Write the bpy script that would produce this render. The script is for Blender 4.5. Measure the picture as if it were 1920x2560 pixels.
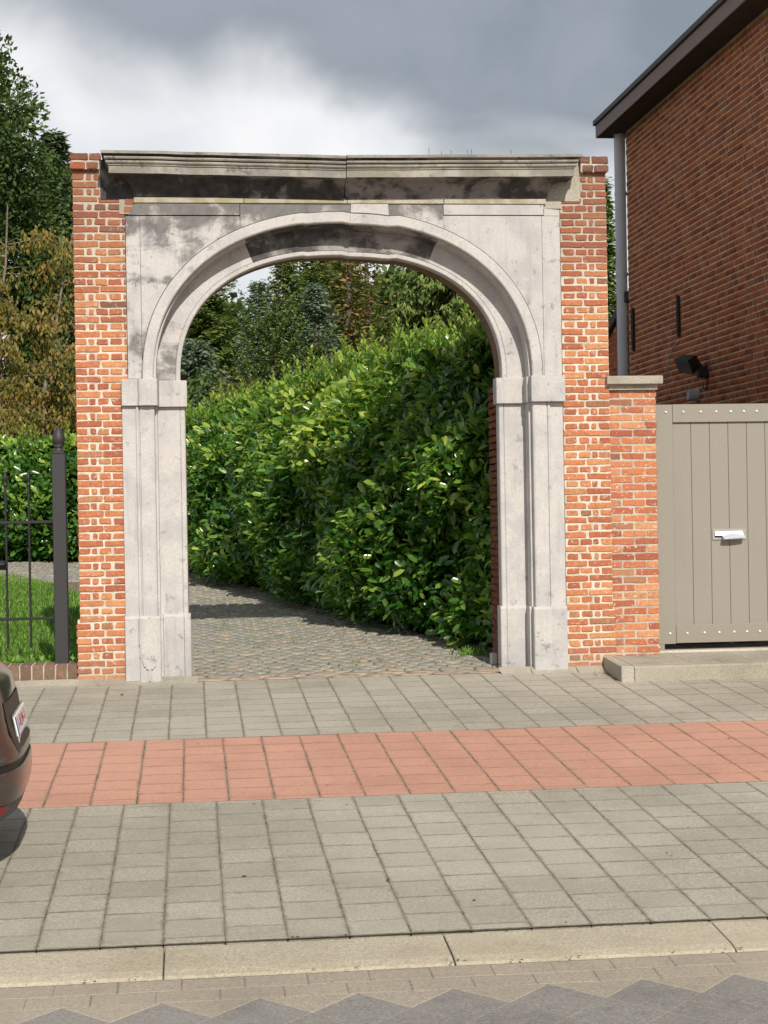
import bpy, bmesh, math, random
import numpy as np
from mathutils import Vector, Matrix, Euler
rng = np.random.default_rng(7)
R = random.Random(11)
for o in list(bpy.data.objects):
    bpy.data.objects.remove(o)
scene = bpy.context.scene
COL = scene.collection

# ------------------------------------------------------------------ camera
SLOPE = 0.0536                      # the pavement and drive rise away from the road
WALL = 16.30                        # front plane of the brick piers
def g(y):
    if y < 6.0: return SLOPE*(6.0-WALL)
    if y > 48.0: return SLOPE*(48.0-WALL)
    return SLOPE*(y-WALL)
TILT = math.atan(SLOPE)
yaw, roll, pitch = math.radians(6.53), math.radians(0.98), math.atan(8/4200)
fw = Vector((math.sin(yaw)*math.cos(pitch), math.cos(yaw)*math.cos(pitch), -math.sin(pitch)))
r0 = Vector((math.cos(yaw), -math.sin(yaw), 0)); u0 = r0.cross(fw)
rt = r0*math.cos(roll)-u0*math.sin(roll); up = r0*math.sin(roll)+u0*math.cos(roll)
cd = bpy.data.cameras.new('camera'); cam = bpy.data.objects.new('camera', cd); COL.objects.link(cam)
cd.sensor_width = 36; cd.sensor_fit = 'AUTO'; cd.lens = 4200/2560*36; cd.clip_start = 0.1; cd.clip_end = 3000
m = Matrix((rt, up, -fw)).transposed().to_4x4(); m.translation = Vector((0, 0, 1.63)); cam.matrix_world = m
scene.camera = cam

# ------------------------------------------------------------------ sun, sky, exposure
SUN_EL, SUN_AZ = math.radians(37.5), math.radians(8.5)      # behind the camera, a little to the right
sdir = Vector((math.sin(SUN_AZ)*math.cos(SUN_EL), -math.cos(SUN_AZ)*math.cos(SUN_EL), math.sin(SUN_EL)))
sl = bpy.data.lights.new('sun', 'SUN'); sl.energy = 4.3; sl.angle = math.radians(0.55); sl.color = (1.0, 0.94, 0.85)
so = bpy.data.objects.new('sun', sl); COL.objects.link(so); so.rotation_euler = (-sdir).to_track_quat('-Z', 'Y').to_euler(); so.location = (2, -20, 20)
scene.view_settings.view_transform = 'Standard'; scene.view_settings.look = 'None'
scene.view_settings.exposure = 0.12; scene.view_settings.gamma = 1; scene.view_settings.use_curve_mapping = False
w = bpy.data.worlds.new('World'); scene.world = w; w.use_nodes = True
nt = w.node_tree; N = nt.nodes; Lk = nt.links; N.clear()
def wn(t, **k):
    n = N.new(t)
    for a, b in k.items(): setattr(n, a, b)
    return n
def wmath(op, a, b=None, c=None, clamp=False):
    n = wn('ShaderNodeMath', operation=op, use_clamp=clamp)
    for i, v in enumerate((a, b, c)):
        if v is None: continue
        if isinstance(v, (int, float)): n.inputs[i].default_value = v
        else: Lk.new(v, n.inputs[i])
    return n.outputs[0]
sky = wn('ShaderNodeTexSky', sky_type='NISHITA', sun_disc=False, sun_elevation=SUN_EL)
sky.sun_rotation = math.atan2(sdir.x, sdir.y) % (2*math.pi); sky.air_density = 1.2; sky.dust_density = 2.0
tc = wn('ShaderNodeTexCoord'); sep = wn('ShaderNodeSeparateXYZ'); Lk.new(tc.outputs['Generated'], sep.inputs[0])
dx, dy, dz = sep.outputs
def wnoise(vec, scale, detail, rough=.55, dist=0., off=(0, 0, 0), stretch=(1, 1, 1)):
    mp = wn('ShaderNodeMapping'); Lk.new(vec, mp.inputs[0]); mp.inputs['Location'].default_value = off; mp.inputs['Scale'].default_value = stretch
    n = wn('ShaderNodeTexNoise'); Lk.new(mp.outputs[0], n.inputs['Vector'])
    n.inputs['Scale'].default_value = scale; n.inputs['Detail'].default_value = detail; n.inputs['Roughness'].default_value = rough; n.inputs['Distortion'].default_value = dist
    return n.outputs['Fac']
def wsmooth(v, a, b):
    n = wn('ShaderNodeMapRange', interpolation_type='SMOOTHSTEP'); Lk.new(v, n.inputs[0]); n.inputs[1].default_value = a; n.inputs[2].default_value = b
    return n.outputs[0]
gen = tc.outputs['Generated']
big = wnoise(gen, 5.0, 5, .48, .35, (3.1, .4, 1.7), (1, 1, 1.25))
fine = wnoise(gen, 9.0, 6, .52, .3, (1.3, 2.2, .6), (1, 1, 1.15))
# a dark cloud deck overhead whose ragged lower edge lets bright cloud through above the horizon
edge = wmath('ADD', wmath('ADD', dz, wmath('MULTIPLY', dx, .20)), wmath('ADD', wmath('MULTIPLY', wmath('SUBTRACT', big, .5), .20), wmath('MULTIPLY', wmath('SUBTRACT', fine, .5), .05)))
deck = wsmooth(edge, .226, .282)
mixc = wn('ShaderNodeMix', data_type='RGBA'); Lk.new(deck, mixc.inputs['Factor'])
brt = wn('ShaderNodeMix', data_type='RGBA'); Lk.new(wsmooth(fine, .36, .66), brt.inputs['Factor'])
brt.inputs['A'].default_value = (7.1, 7.4, 7.8, 1); brt.inputs['B'].default_value = (8.8, 8.8, 8.9, 1)
drk = wn('ShaderNodeMix', data_type='RGBA'); Lk.new(wsmooth(fine, .35, .7), drk.inputs['Factor'])
drk.inputs['A'].default_value = (2.5, 2.9, 3.35, 1); drk.inputs['B'].default_value = (3.2, 3.6, 4.1, 1)
Lk.new(brt.outputs['Result'], mixc.inputs['A']); Lk.new(drk.outputs['Result'], mixc.inputs['B'])
# open blue between the clouds on the sunny side
gap = wmath('MULTIPLY', wsmooth(big, .50, .60), wsmooth(wmath('ADD', wmath('MULTIPLY', dy, -1.0), wmath('MULTIPLY', dz, .6)), .35, .75))
fin = wn('ShaderNodeMix', data_type='RGBA'); Lk.new(gap, fin.inputs['Factor']); Lk.new(mixc.outputs['Result'], fin.inputs['A']); Lk.new(sky.outputs[0], fin.inputs['B'])
bg = wn('ShaderNodeBackground'); bg.inputs['Strength'].default_value = 0.1; Lk.new(fin.outputs['Result'], bg.inputs['Color'])
wo = wn('ShaderNodeOutputWorld'); Lk.new(bg.outputs[0], wo.inputs['Surface'])

# ------------------------------------------------------------------ helpers: objects
def tag(o, label=None, cat=None, group=None, kind=None):
    if label: o['label'] = label
    if cat: o['category'] = cat
    if group: o['group'] = group
    if kind: o['kind'] = kind
    return o
def empty(name, loc=(0, 0, 0), rot=(0, 0, 0)):
    o = bpy.data.objects.new(name, None); COL.objects.link(o); o.location = loc; o.rotation_euler = rot; o.empty_display_size = .2
    return o
def link(name, me, parent=None, loc=(0, 0, 0), rot=(0, 0, 0)):
    o = bpy.data.objects.new(name, me); COL.objects.link(o); o.parent = parent; o.location = loc; o.rotation_euler = rot
    return o
def mats_on(me, mat):
    for mm in (mat if isinstance(mat, (list, tuple)) else [mat]): me.materials.append(mm)
class MB:
    def __init__(s): s.v = []; s.f = []; s.mi = []; s.sm = []
    def add(s, vs, fs, mi=0, smooth=False):
        o = len(s.v); s.v.extend([tuple(v) for v in vs])
        for f in fs: s.f.append([i+o for i in f]); s.mi.append(mi); s.sm.append(smooth)
    def box(s, a, b, mi=0):
        (x0, y0, z0), (x1, y1, z1) = a, b
        s.add([(x0,y0,z0),(x1,y0,z0),(x1,y1,z0),(x0,y1,z0),(x0,y0,z1),(x1,y0,z1),(x1,y1,z1),(x0,y1,z1)],
              [(3,2,1,0),(4,5,6,7),(0,1,5,4),(1,2,6,5),(2,3,7,6),(3,0,4,7)], mi)
    def prism(s, poly, a, b, axis='y', mi=0):
        n = len(poly)
        def P(p, t): return (p[0], t, p[1]) if axis == 'y' else ((p[0], p[1], t) if axis == 'z' else (t, p[0], p[1]))
        vs = [P(p, a) for p in poly]+[P(p, b) for p in poly]
        fs = [list(range(n)), list(range(2*n-1, n-1, -1))]+[(i, i+n, (i+1) % n+n, (i+1) % n) for i in range(n)]
        s.add(vs, fs, mi)
    def tube(s, pts, rad, n=8, mi=0, caps=True):
        pts = [Vector(p) for p in pts]; rad = rad if hasattr(rad, '__len__') else [rad]*len(pts)
        rings = []
        for i, p in enumerate(pts):
            t = (pts[min(i+1, len(pts)-1)]-pts[max(i-1, 0)]).normalized()
            a = t.cross(Vector((0, 0, 1)) if abs(t.z) < .9 else Vector((1, 0, 0))).normalized(); b = t.cross(a)
            rings.append([p+(a*math.cos(2*math.pi*k/n)+b*math.sin(2*math.pi*k/n))*rad[i] for k in range(n)])
        vs = [v for r_ in rings for v in r_]; fs = []
        for i in range(len(pts)-1):
            for k in range(n): fs.append((i*n+k, i*n+(k+1) % n, (i+1)*n+(k+1) % n, (i+1)*n+k))
        s.add(vs, fs, mi, True)
        if caps: s.add(rings[0], [list(range(n-1, -1, -1))], mi); s.add(rings[-1], [list(range(n))], mi)
    def lathe(s, prof, c=(0, 0, 0), n=16, mi=0):
        vs = [(c[0]+r_*math.cos(2*math.pi*k/n), c[1]+r_*math.sin(2*math.pi*k/n), c[2]+z) for r_, z in prof for k in range(n)]
        fs = [(i*n+k, i*n+(k+1) % n, (i+1)*n+(k+1) % n, (i+1)*n+k) for i in range(len(prof)-1) for k in range(n)]
        s.add(vs, fs, mi, True); L_ = len(prof)-1
        s.add(vs[:n], [list(range(n-1, -1, -1))], mi); s.add(vs[L_*n:], [list(range(n))], mi)
    def mesh(s, name, mat, bevel=0., fixn=True):
        me = bpy.data.meshes.new(name); me.from_pydata(s.v, [], s.f); mats_on(me, mat)
        me.polygons.foreach_set('material_index', s.mi); me.polygons.foreach_set('use_smooth', s.sm)
        if bevel or fixn:
            bm = bmesh.new(); bm.from_mesh(me)
            if fixn: bmesh.ops.recalc_face_normals(bm, faces=bm.faces)
            if bevel:
                bmesh.ops.remove_doubles(bm, verts=bm.verts, dist=1e-5)
                es = [e for e in bm.edges if len(e.link_faces) == 2 and e.calc_face_angle(0) > .5]
                bmesh.ops.bevel(bm, geom=es, offset=bevel, segments=1, affect='EDGES', clamp_overlap=True)
            bm.to_mesh(me); bm.free()
        me.update(); return me
    def build(s, name, mat, parent=None, bevel=0., fixn=True, loc=(0, 0, 0), rot=(0, 0, 0)):
        return link(name, s.mesh(name, mat, bevel, fixn), parent, loc, rot)
def tri_cloud(name, V, T, mat, parent=None, tint=None):
    """One mesh from big numpy arrays of vertices and triangles."""
    me = bpy.data.meshes.new(name); nv, ntr = len(V), len(T)
    me.vertices.add(nv); me.vertices.foreach_set('co', np.ascontiguousarray(V, np.float32).ravel())
    me.loops.add(ntr*3); me.loops.foreach_set('vertex_index', np.ascontiguousarray(T, np.int32).ravel())
    me.polygons.add(ntr); me.polygons.foreach_set('loop_start', np.arange(0, ntr*3, 3, dtype=np.int32))
    me.polygons.foreach_set('loop_total', np.full(ntr, 3, np.int32))
    if tint is not None:
        at = me.attributes.new('tint', 'FLOAT', 'POINT'); at.data.foreach_set('value', np.ascontiguousarray(tint, np.float32))
    mats_on(me, mat); me.update(calc_edges=True); return link(name, me, parent)
def unit(a): return a/np.maximum(np.linalg.norm(a, axis=-1, keepdims=True), 1e-9)
LEAF8 = (np.array([(0,0,0),(.28,-.40,.05),(.33,0,-.02),(.28,.40,.05),(.74,-.44,.03),(.68,0,-.03),(.74,.44,.03),(1,0,-.08)], float),
         np.array([(0,2,1),(0,3,2),(1,2,5),(1,5,4),(2,3,6),(2,6,5),(4,5,7),(5,6,7)]))
LEAF4 = (np.array([(0,0,0),(.45,-.5,.08),(.45,.5,.08),(1,0,0)], float), np.array([(0,2,1),(1,2,3)]))
SPRAY = (np.array([(0,0,0),(.25,-.5,-.05),(.25,.5,-.05),(.55,0,.05),(.85,-.32,-.1),(.85,.32,-.1),(1.1,0,-.05)], float),
         np.array([(0,3,1),(0,2,3),(3,4,1),(3,2,5),(3,6,4),(3,5,6)]))
def leaf_arrays(P, D, Nn, L, W, tmpl):
    P, D, Nn = map(np.asarray, (P, D, Nn)); D = unit(D); S = unit(np.cross(Nn, D)); Nn = np.cross(D, S)
    tv, tf = tmpl; n, k = len(P), len(tv)
    V = P[:, None, :]+tv[None, :, 0:1]*(L[:, None, None]*D[:, None, :])+tv[None, :, 1:2]*(W[:, None, None]*S[:, None, :])+tv[None, :, 2:3]*(L[:, None, None]*Nn[:, None, :])
    T = (np.arange(n)[:, None, None]*k+tf[None]).reshape(-1, 3)
    return V.reshape(-1, 3), T
def foliage(name, P, D, Nn, L, W, mat, parent=None, tmpl=LEAF4, tint=None):
    V, T = leaf_arrays(P, D, Nn, L, W, tmpl)
    t = np.repeat(tint if tint is not None else rng.random(len(P)), len(tmpl[0]))
    return tri_cloud(name, V, T, mat, parent, t)
def rnd(n, a=-1, b=1, k=3): return rng.uniform(a, b, (n, k))

# ------------------------------------------------------------------ helpers: materials
class Mat:
    def __init__(s, name, rough=.8, spec=.3, metal=0.):
        s.m = bpy.data.materials.new(name); s.m.use_nodes = True; s.t = s.m.node_tree; s.n = s.t.nodes
        s.b = s.n['Principled BSDF']; s.out = s.n['Material Output']
        s.b.inputs['Roughness'].default_value = rough; s.b.inputs['Specular IOR Level'].default_value = spec; s.b.inputs['Metallic'].default_value = metal
        s._c = {}
    def node(s, t, **k):
        n = s.n.new(t)
        for a, b in k.items(): setattr(n, a, b)
        return n
    def lk(s, a, b): s.t.links.new(a, b)
    def coord(s, which='Object'):
        if which not in s._c:
            if which == 'World': s._c[which] = s.node('ShaderNodeNewGeometry').outputs['Position']
            else: s._c[which] = s.node('ShaderNodeTexCoord').outputs[which]
        return s._c[which]
    def noise(s, scale, detail=4, rough=.55, coord='World', stretch=(1, 1, 1), off=(0, 0, 0), dist=0.):
        mp = s.node('ShaderNodeMapping'); s.lk(s.coord(coord), mp.inputs[0]); mp.inputs['Scale'].default_value = stretch; mp.inputs['Location'].default_value = off
        n = s.node('ShaderNodeTexNoise'); s.lk(mp.outputs[0], n.inputs['Vector']); n.inputs['Scale'].default_value = scale
        n.inputs['Detail'].default_value = detail; n.inputs['Roughness'].default_value = rough; n.inputs['Distortion'].default_value = dist
        return n.outputs['Fac']
    def vor(s, scale, coord='World', feature='F1', out='Distance'):
        n = s.node('ShaderNodeTexVoronoi', feature=feature); s.lk(s.coord(coord), n.inputs['Vector']); n.inputs['Scale'].default_value = scale
        return n.outputs[out]
    def rand(s): return s.node('ShaderNodeObjectInfo').outputs['Random']
    def attr(s, name): n = s.node('ShaderNodeAttribute', attribute_name=name); return n.outputs['Fac']
    def math(s, op, a, b=None, clamp=False):
        n = s.node('ShaderNodeMath', operation=op, use_clamp=clamp)
        for i, v in enumerate((a, b)):
            if v is None: continue
            if isinstance(v, (int, float)): n.inputs[i].default_value = v
            else: s.lk(v, n.inputs[i])
        return n.outputs[0]
    def range(s, v, a, b, c=0., d=1.):
        n = s.node('ShaderNodeMapRange', interpolation_type='SMOOTHSTEP'); s.lk(v, n.inputs[0])
        for i, x in enumerate((a, b, c, d)): n.inputs[i+1].default_value = x
        return n.outputs[0]
    def ramp(s, v, stops, mode='LINEAR'):
        n = s.node('ShaderNodeValToRGB'); s.lk(v, n.inputs[0]); cr = n.color_ramp; cr.interpolation = mode
        while len(cr.elements) < len(stops): cr.elements.new(.5)
        for e, (p, c) in zip(cr.elements, stops): e.position = p; e.color = (*c, 1)
        return n.outputs[0]
    def mix(s, f, a, b, mode='MIX'):
        n = s.node('ShaderNodeMix', data_type='RGBA', blend_type=mode)
        if isinstance(f, (int, float)): n.inputs['Factor'].default_value = f
        else: s.lk(f, n.inputs['Factor'])
        for k, v in (('A', a), ('B', b)):
            if isinstance(v, tuple): n.inputs[k].default_value = (*v, 1)
            else: s.lk(v, n.inputs[k])
        return n.outputs['Result']
    def col(s, c):
        if isinstance(c, tuple): s.b.inputs['Base Color'].default_value = (*c, 1)
        else: s.lk(c, s.b.inputs['Base Color'])
        return s
    def rough(s, v): s.lk(v, s.b.inputs['Roughness']); return s
    def bump(s, h, strength=.4, dist=.01):
        n = s.node('ShaderNodeBump'); n.inputs['Strength'].default_value = strength; n.inputs['Distance'].default_value = dist
        s.lk(h, n.inputs['Height']); s.lk(n.outputs[0], s.b.inputs['Normal']); return s
    def sep(s, coord='World'):
        n = s.node('ShaderNodeSeparateXYZ'); s.lk(s.coord(coord), n.inputs[0]); return n.outputs
    def translucent(s, colour, amount):
        tr = s.node('ShaderNodeBsdfTranslucent'); s.lk(colour, tr.inputs['Color']); mx = s.node('ShaderNodeMixShader'); mx.inputs[0].default_value = amount
        s.lk(s.b.outputs[0], mx.inputs[1]); s.lk(tr.outputs[0], mx.inputs[2]); s.lk(mx.outputs[0], s.out.inputs['Surface']); return s
def plain(name, c, rough=.7, spec=.3, metal=0., var=.12, scale=30., bump=.15):
    M = Mat(name, rough, spec, metal); n = M.noise(scale, 5)
    M.col(M.ramp(n, [(.3, tuple(x*(1-var) for x in c)), (.7, tuple(x*(1+var) for x in c))]))
    if bump: M.bump(n, bump, .004)
    return M.m
def brick_mat(name, stops, smear=.0, dirt=.25, smearcol=(.62, .55, .45), age=0.):
    M = Mat(name, .9, .15)
    c = M.ramp(M.rand(), stops)
    n1 = M.noise(38, 5, .6); n2 = M.noise(9, 5, .65); n0 = M.noise(1.3, 5, .6)
    c = M.mix(M.range(n1, .35, .75, 0, dirt), c, (.10, .045, .03))
    c = M.mix(M.range(n2, .5, .8, 0, .35), c, (.50, .20, .08))
    c = M.mix(M.range(M.noise(20, 6, .7, off=(5, 5, 1)), .52, .70, 0, .45), c, (.16, .085, .06))
    if smear: c = M.mix(M.range(M.noise(26, 6, .65, off=(3, 1, 2)), .58, .66, 0, smear), c, smearcol)
    if age:                                   # rain-soaked soot near the cornice, lime bloom and splash lower down
        z = M.sep()[2]; k = M.math('ADD', M.range(z, 2.6, 4.9), M.math('MULTIPLY', M.math('SUBTRACT', n0, .5), .9))
        c = M.mix(M.range(k, .25, 1.05, 0, .62*age), c, (.17, .075, .055))
        c = M.mix(M.range(M.math('ADD', z, M.math('MULTIPLY', n2, .5)), .62, .12, 0, .5*age), c, (.27, .19, .135))
    M.col(c); M.bump(M.math('ADD', n1, n2), .6, .005); return M.m
HB = [(0, (.25, .068, .032)), (.4, (.37, .097, .038)), (.8, (.47, .138, .048)), (1, (.32, .105, .068))]
M_BRICK = brick_mat('old_orange_brick', [(0, (.36, .115, .062)), (.25, (.43, .145, .072)), (.5, (.50, .185, .085)), (.75, (.55, .23, .105)), (.93, (.58, .28, .125)), (1, (.20, .10, .075))], .5, .35, age=1.)
M_BRICK_DARK = brick_mat('sooty_coping_brick', [(0, (.20, .08, .05)), (.5, (.16, .10, .08)), (1, (.36, .11, .06))], .2, .5)
M_BRICK_NEW = brick_mat('gate_pier_brick', [(0, (.33, .10, .06)), (.3, (.45, .15, .075)), (.6, (.54, .205, .095)), (.85, (.59, .29, .14)), (1, (.24, .11, .08))], .8, .25, (.66, .58, .47), .5)
M_BRICK_HOUSE = brick_mat('dark_red_house_brick', HB, 0, .3)
M_BRICK_SHADED = brick_mat('shade_toned_brick', [(0, (.13, .04, .024)), (.5, (.19, .058, .032)), (1, (.15, .06, .045))], .25, .4)  # reveal bricks: the shade of the passage is put into a darker colour
M_BRICK_EDGE = brick_mat('weathered_edging_brick', [(0, (.165, .115, .082)), (1, (.225, .15, .105))], .5, .5, (.36, .31, .25))
def tint_brick(name, stops):
    M = Mat(name, .9, .15); c = M.ramp(M.attr('tint'), stops); n1 = M.noise(38, 5, .6)
    M.col(M.mix(M.range(n1, .35, .75, 0, .3), c, (.08, .03, .02))); M.bump(n1, .5, .004); return M.m
M_BRICK_HOUSE_T = tint_brick('dark_red_house_brick_mass', HB)
def mortar(name, a, b, age=0.):
    M = Mat(name, .95, .1); n = M.noise(60, 6, .65); n2 = M.noise(7, 5, .65); n0 = M.noise(1.3, 5, .6)
    c = M.mix(M.range(n2, .40, .72, 0, .65), M.ramp(n, [(.3, a), (.7, b)]), tuple(x*.60 for x in a))
    if age:
        z = M.sep()[2]; k = M.math('ADD', M.range(z, 2.6, 4.9), M.math('MULTIPLY', M.math('SUBTRACT', n0, .5), .9)); c = M.mix(M.range(k, .25, 1.05, 0, .5*age), c, (.25, .21, .17))
        c = M.mix(M.range(M.math('ADD', z, M.math('MULTIPLY', n2, .5)), .62, .12, 0, .6*age), c, (.30, .25, .18))
    M.col(c); M.bump(n, .8, .006); return M.m
M_MORTAR = mortar('lime_mortar', (.55, .49, .40), (.72, .66, .56), 1.)
M_MORTAR_GREY = mortar('grey_mortar', (.42, .37, .30), (.56, .50, .42))
M_MORTAR_HOUSE = mortar('house_mortar', (.50, .40, .27), (.66, .54, .39))
def stone(name, base, grime=.3, soot=0., top=None, seed=0, moss=0., sc=((.020, .019, .020), (.075, .07, .07))):
    M = Mat(name, .85, .25); n1 = M.noise(55, 6, .6); n2 = M.noise(3.2, 6, .62, off=(seed, 0, seed)); n3 = M.noise(11, 7, .68, off=(0, seed, 2)); n4 = M.noise(16, 3, .5, stretch=(1, 1, .12), off=(seed, 1, 0))
    c = M.ramp(n1, [(.25, tuple(x*.82 for x in base)), (.75, tuple(min(.8, x*1.12) for x in base))])
    c = M.mix(M.range(n2, .40, .66, 0, .62), c, tuple(x*y for x, y in zip(base, (.72, .72, .78))))          # bluish-grey clouding
    c = M.mix(M.range(n4, .54, .74, 0, .42), c, tuple(x*.66 for x in base))                                   # run-off streaks
    n5 = M.noise(5.5, 7, .7, off=(seed, 3, 1)); c = M.mix(M.range(M.math('ADD', n3, M.math('MULTIPLY', n5, .5)), .84, .93, 0, min(1, grime*1.7)), c, (.085, .08, .077))                                         # black lichen specks
    if moss: c = M.mix(M.range(M.noise(5, 6, .6, off=(7, 0, 0)), .45, .6, 0, moss), c, (.26, .23, .10))
    if soot:
        ns = M.noise(2.6, 7, .62, off=(seed+3, 2, seed), stretch=(1, 1, 1.6), dist=.4); nv = M.noise(9, 5, .6, stretch=(1, 1, .35), off=(1, seed, 1))
        k = M.math('ADD', ns, M.math('MULTIPLY', M.math('SUBTRACT', nv, .5), .35))
        if top is not None:                                             # crust where rain runs off the cornice
            z = M.sep()[2]; k = M.math('ADD', k, M.range(z, top[0], top[1], -.14, top[2] if len(top) > 2 else .12)); xx = M.sep()[0]; k = M.math('ADD', k, M.range(xx, -.2, 2.2, .05, -.10))
        kn = M.math('ADD', k, M.math('MULTIPLY', M.math('SUBTRACT', n3, .5), .30)); c = M.mix(M.range(kn, .38, .60, 0, soot), c, M.ramp(n3, [(.3, sc[0]), (.75, sc[1])]))
    M.col(c); M.bump(M.math('ADD', n1, M.math('MULTIPLY', n3, .6)), .35, .006); return M.m
M_STONE = stone('pale_bluestone', (.52, .50, .475), .18, 0, seed=1)
M_STONE_B = stone('pale_bluestone_worn', (.50, .48, .455), .26, 0, seed=5)
M_STONE_TOP = stone('bluestone_under_cornice', (.52, .50, .475), .5, .85, (4.2, 4.60, .16), seed=2, sc=((.065, .063, .062), (.185, .177, .17)))
M_SOOT = stone('black_crusted_bluestone', (.36, .34, .32), .3, .94, (4.0, 4.05, .075), seed=4, sc=((.022, .021, .022), (.13, .122, .118)))
M_CORN = stone('cornice_bluestone', (.37, .345, .30), .35, .35, None, seed=9, moss=.25)
M_COVE = stone('sooty_cornice_cove', (.27, .25, .235), .4, .97, (4.0, 4.3, .075), seed=8, sc=((.018, .017, .018), (.085, .08, .078)))
M_HALFSOOT = stone('half_blackened_bluestone', (.52, .495, .465), .4, .9, (2.0, 5.6), seed=12, sc=((.09, .087, .085), (.22, .21, .20)))
def paving(name, a, b, speck=(.55, .5, .42), rv=.10, stain=(.20, .18, .14), edge=0., grain=1.):
    M = Mat(name, .9, .2); n1 = M.noise(150, 3, .75); n2 = M.noise(2.0, 6, .62); n3 = M.noise(13, 6, .65); n4 = M.noise(62, 3, .8); n6 = M.noise(.55, 3, .5)
    lo = tuple(x*(1-.30*grain) for x in a); hi = tuple(min(.8, x*(1+.22*grain)) for x in b)
    c = M.ramp(M.math('ADD', M.math('MULTIPLY', n1, .45), M.math('MULTIPLY', n4, .55)), [(.34, lo), (.50, tuple((x+y)/2 for x, y in zip(a, b))), (.66, hi)])
    c = M.mix(M.range(M.vor(58), .02, .16, .7*grain, 0), c, speck)
    c = M.mix(M.range(M.rand(), 0, 1, 0, rv), c, stain)
    c = M.mix(M.range(n2, .40, .72, 0, .42), c, stain); c = M.mix(M.range(n3, .52, .74, 0, .34), c, stain); c = M.mix(M.range(n6, .42, .62, 0, .25), c, tuple(x*1.18 for x in b))
    if edge:
        o = M.sep('Object'); e = M.math('MAXIMUM', M.math('ABSOLUTE', o[0]), M.math('ABSOLUTE', o[1]))
        c = M.mix(M.math('MULTIPLY', M.range(M.math('ADD', e, M.math('MULTIPLY', M.math('SUBTRACT', n3, .5), .05)), .128, .150), edge), c, tuple(x*.62 for x in stain))
    c = M.mix(M.range(M.vor(1.7), .012, .022, .75, 0), c, (.60, .58, .52)); c = M.mix(M.range(M.vor(2.3, out='Distance'), .010, .02, .8, 0), c, (.05, .045, .04))
    M.col(c); M.bump(M.math('ADD', n1, n4), .7, .004); return M.m
M_TILE = paving('grey_concrete_tile', (.300, .272, .220), (.455, .418, .345), rv=.30, stain=(.235, .215, .168), edge=.55)
M_RED = paving('red_concrete_tile', (.44, .225, .160), (.575, .32, .235), (.64, .45, .35), .22, (.37, .20, .145), .5, .7)
M_KERB = paving('exposed_aggregate_kerb', (.34, .295, .22), (.51, .45, .345), (.66, .58, .45), .10, (.26, .22, .15))
M_GUTTER = paving('beige_gutter_block', (.29, .25, .195), (.40, .345, .275), (.55, .47, .37), .2, (.24, .205, .16))
M_ROAD = paving('dark_grey_road_block', (.20, .188, .170), (.285, .268, .245), (.42, .39, .34), .12, (.11, .10, .09))
M_SLAB = paving('weathered_concrete', (.30, .275, .22), (.45, .41, .34), (.55, .5, .42), .2, (.17, .15, .11))
M_JOINT = plain('mossy_joint_sand', (.175, .155, .110), .95, .1, var=.55, scale=16)
M_CEMENT = paving('pale_cement', (.42, .38, .31), (.56, .51, .43), (.6, .55, .47), 0, (.30, .27, .21))
M_ROADJ = plain('dark_joint_grit', (.215, .19, .155), .95, .1, var=.3, scale=60)
M_SOIL = plain('dark_soil', (.045, .033, .022), .95, .1, var=.4, scale=14, bump=.6)
def cob(name, T=False):
    M = Mat(name, .75, .3); c = M.ramp(M.attr('tint') if T else M.rand(), [(0, (.225, .215, .175)), (.35, (.285, .265, .215)), (.6, (.265, .255, .23)), (.88, (.33, .295, .225)), (1, (.31, .25, .185))])
    n = M.noise(45, 5, .6); M.col(M.mix(M.range(n, .4, .75, 0, .4), c, (.14, .125, .09))); M.bump(n, .5, .006); return M.m
M_COB, M_COB_T = cob('worn_cobble'), cob('worn_cobble_mass', True)
M_SETT = plain('brown_porphyry_sett', (.33, .26, .195), .8, .25, var=.3, scale=12, bump=.5)
def leafm(name, stops, rough=.35, spec=.5, tl=.3, tcol=1.6):
    M = Mat(name, rough, spec); c = M.ramp(M.attr('tint'), stops); M.col(c)
    t = M.mix(1., c, (tcol, tcol*1.05, tcol*.55), 'MULTIPLY'); M.translucent(t, tl); return M.m
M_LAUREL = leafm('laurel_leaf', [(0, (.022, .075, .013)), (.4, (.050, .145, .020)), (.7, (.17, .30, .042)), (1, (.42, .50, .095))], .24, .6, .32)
def leaf_obj_mat(name, stops):
    M = Mat(name, .27, .55); c = M.ramp(M.rand(), stops); M.col(c); M.translucent(M.mix(1., c, (1.6, 1.7, .9), 'MULTIPLY'), .25); return M.m
M_LEAF = leaf_obj_mat('laurel_leaf_single', [(0, (.045, .14, .018)), (.6, (.09, .225, .03)), (1, (.20, .32, .05))])
M_OAK = leafm('oak_leaf', [(0, (.028, .055, .014)), (.5, (.065, .11, .026)), (1, (.14, .19, .05))], .5, .3, .25)
M_HORN = leafm('fading_beech_leaf', [(0, (.06, .085, .02)), (.35, (.16, .155, .035)), (.65, (.30, .215, .05)), (.88, (.32, .15, .04)), (1, (.42, .33, .09))], .55, .3, .35)
M_SPRUCE = leafm('spruce_needles', [(0, (.036, .068, .018)), (.5, (.105, .16, .036)), (1, (.23, .285, .08))], .6, .25, .25)
M_BLUE = leafm('blue_spruce_needles', [(0, (.045, .075, .042)), (.5, (.12, .17, .115)), (1, (.25, .31, .235))], .6, .25, .2)
M_PINE = leafm('pine_needles', [(0, (.04, .07, .03)), (.6, (.09, .13, .06)), (1, (.15, .19, .10))], .6, .25, .12)
M_LARCH = leafm('rusty_conifer_needles', [(0, (.07, .10, .025)), (.5, (.15, .165, .045)), (.8, (.25, .19, .06)), (1, (.36, .19, .065))], .6, .25, .2)
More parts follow.
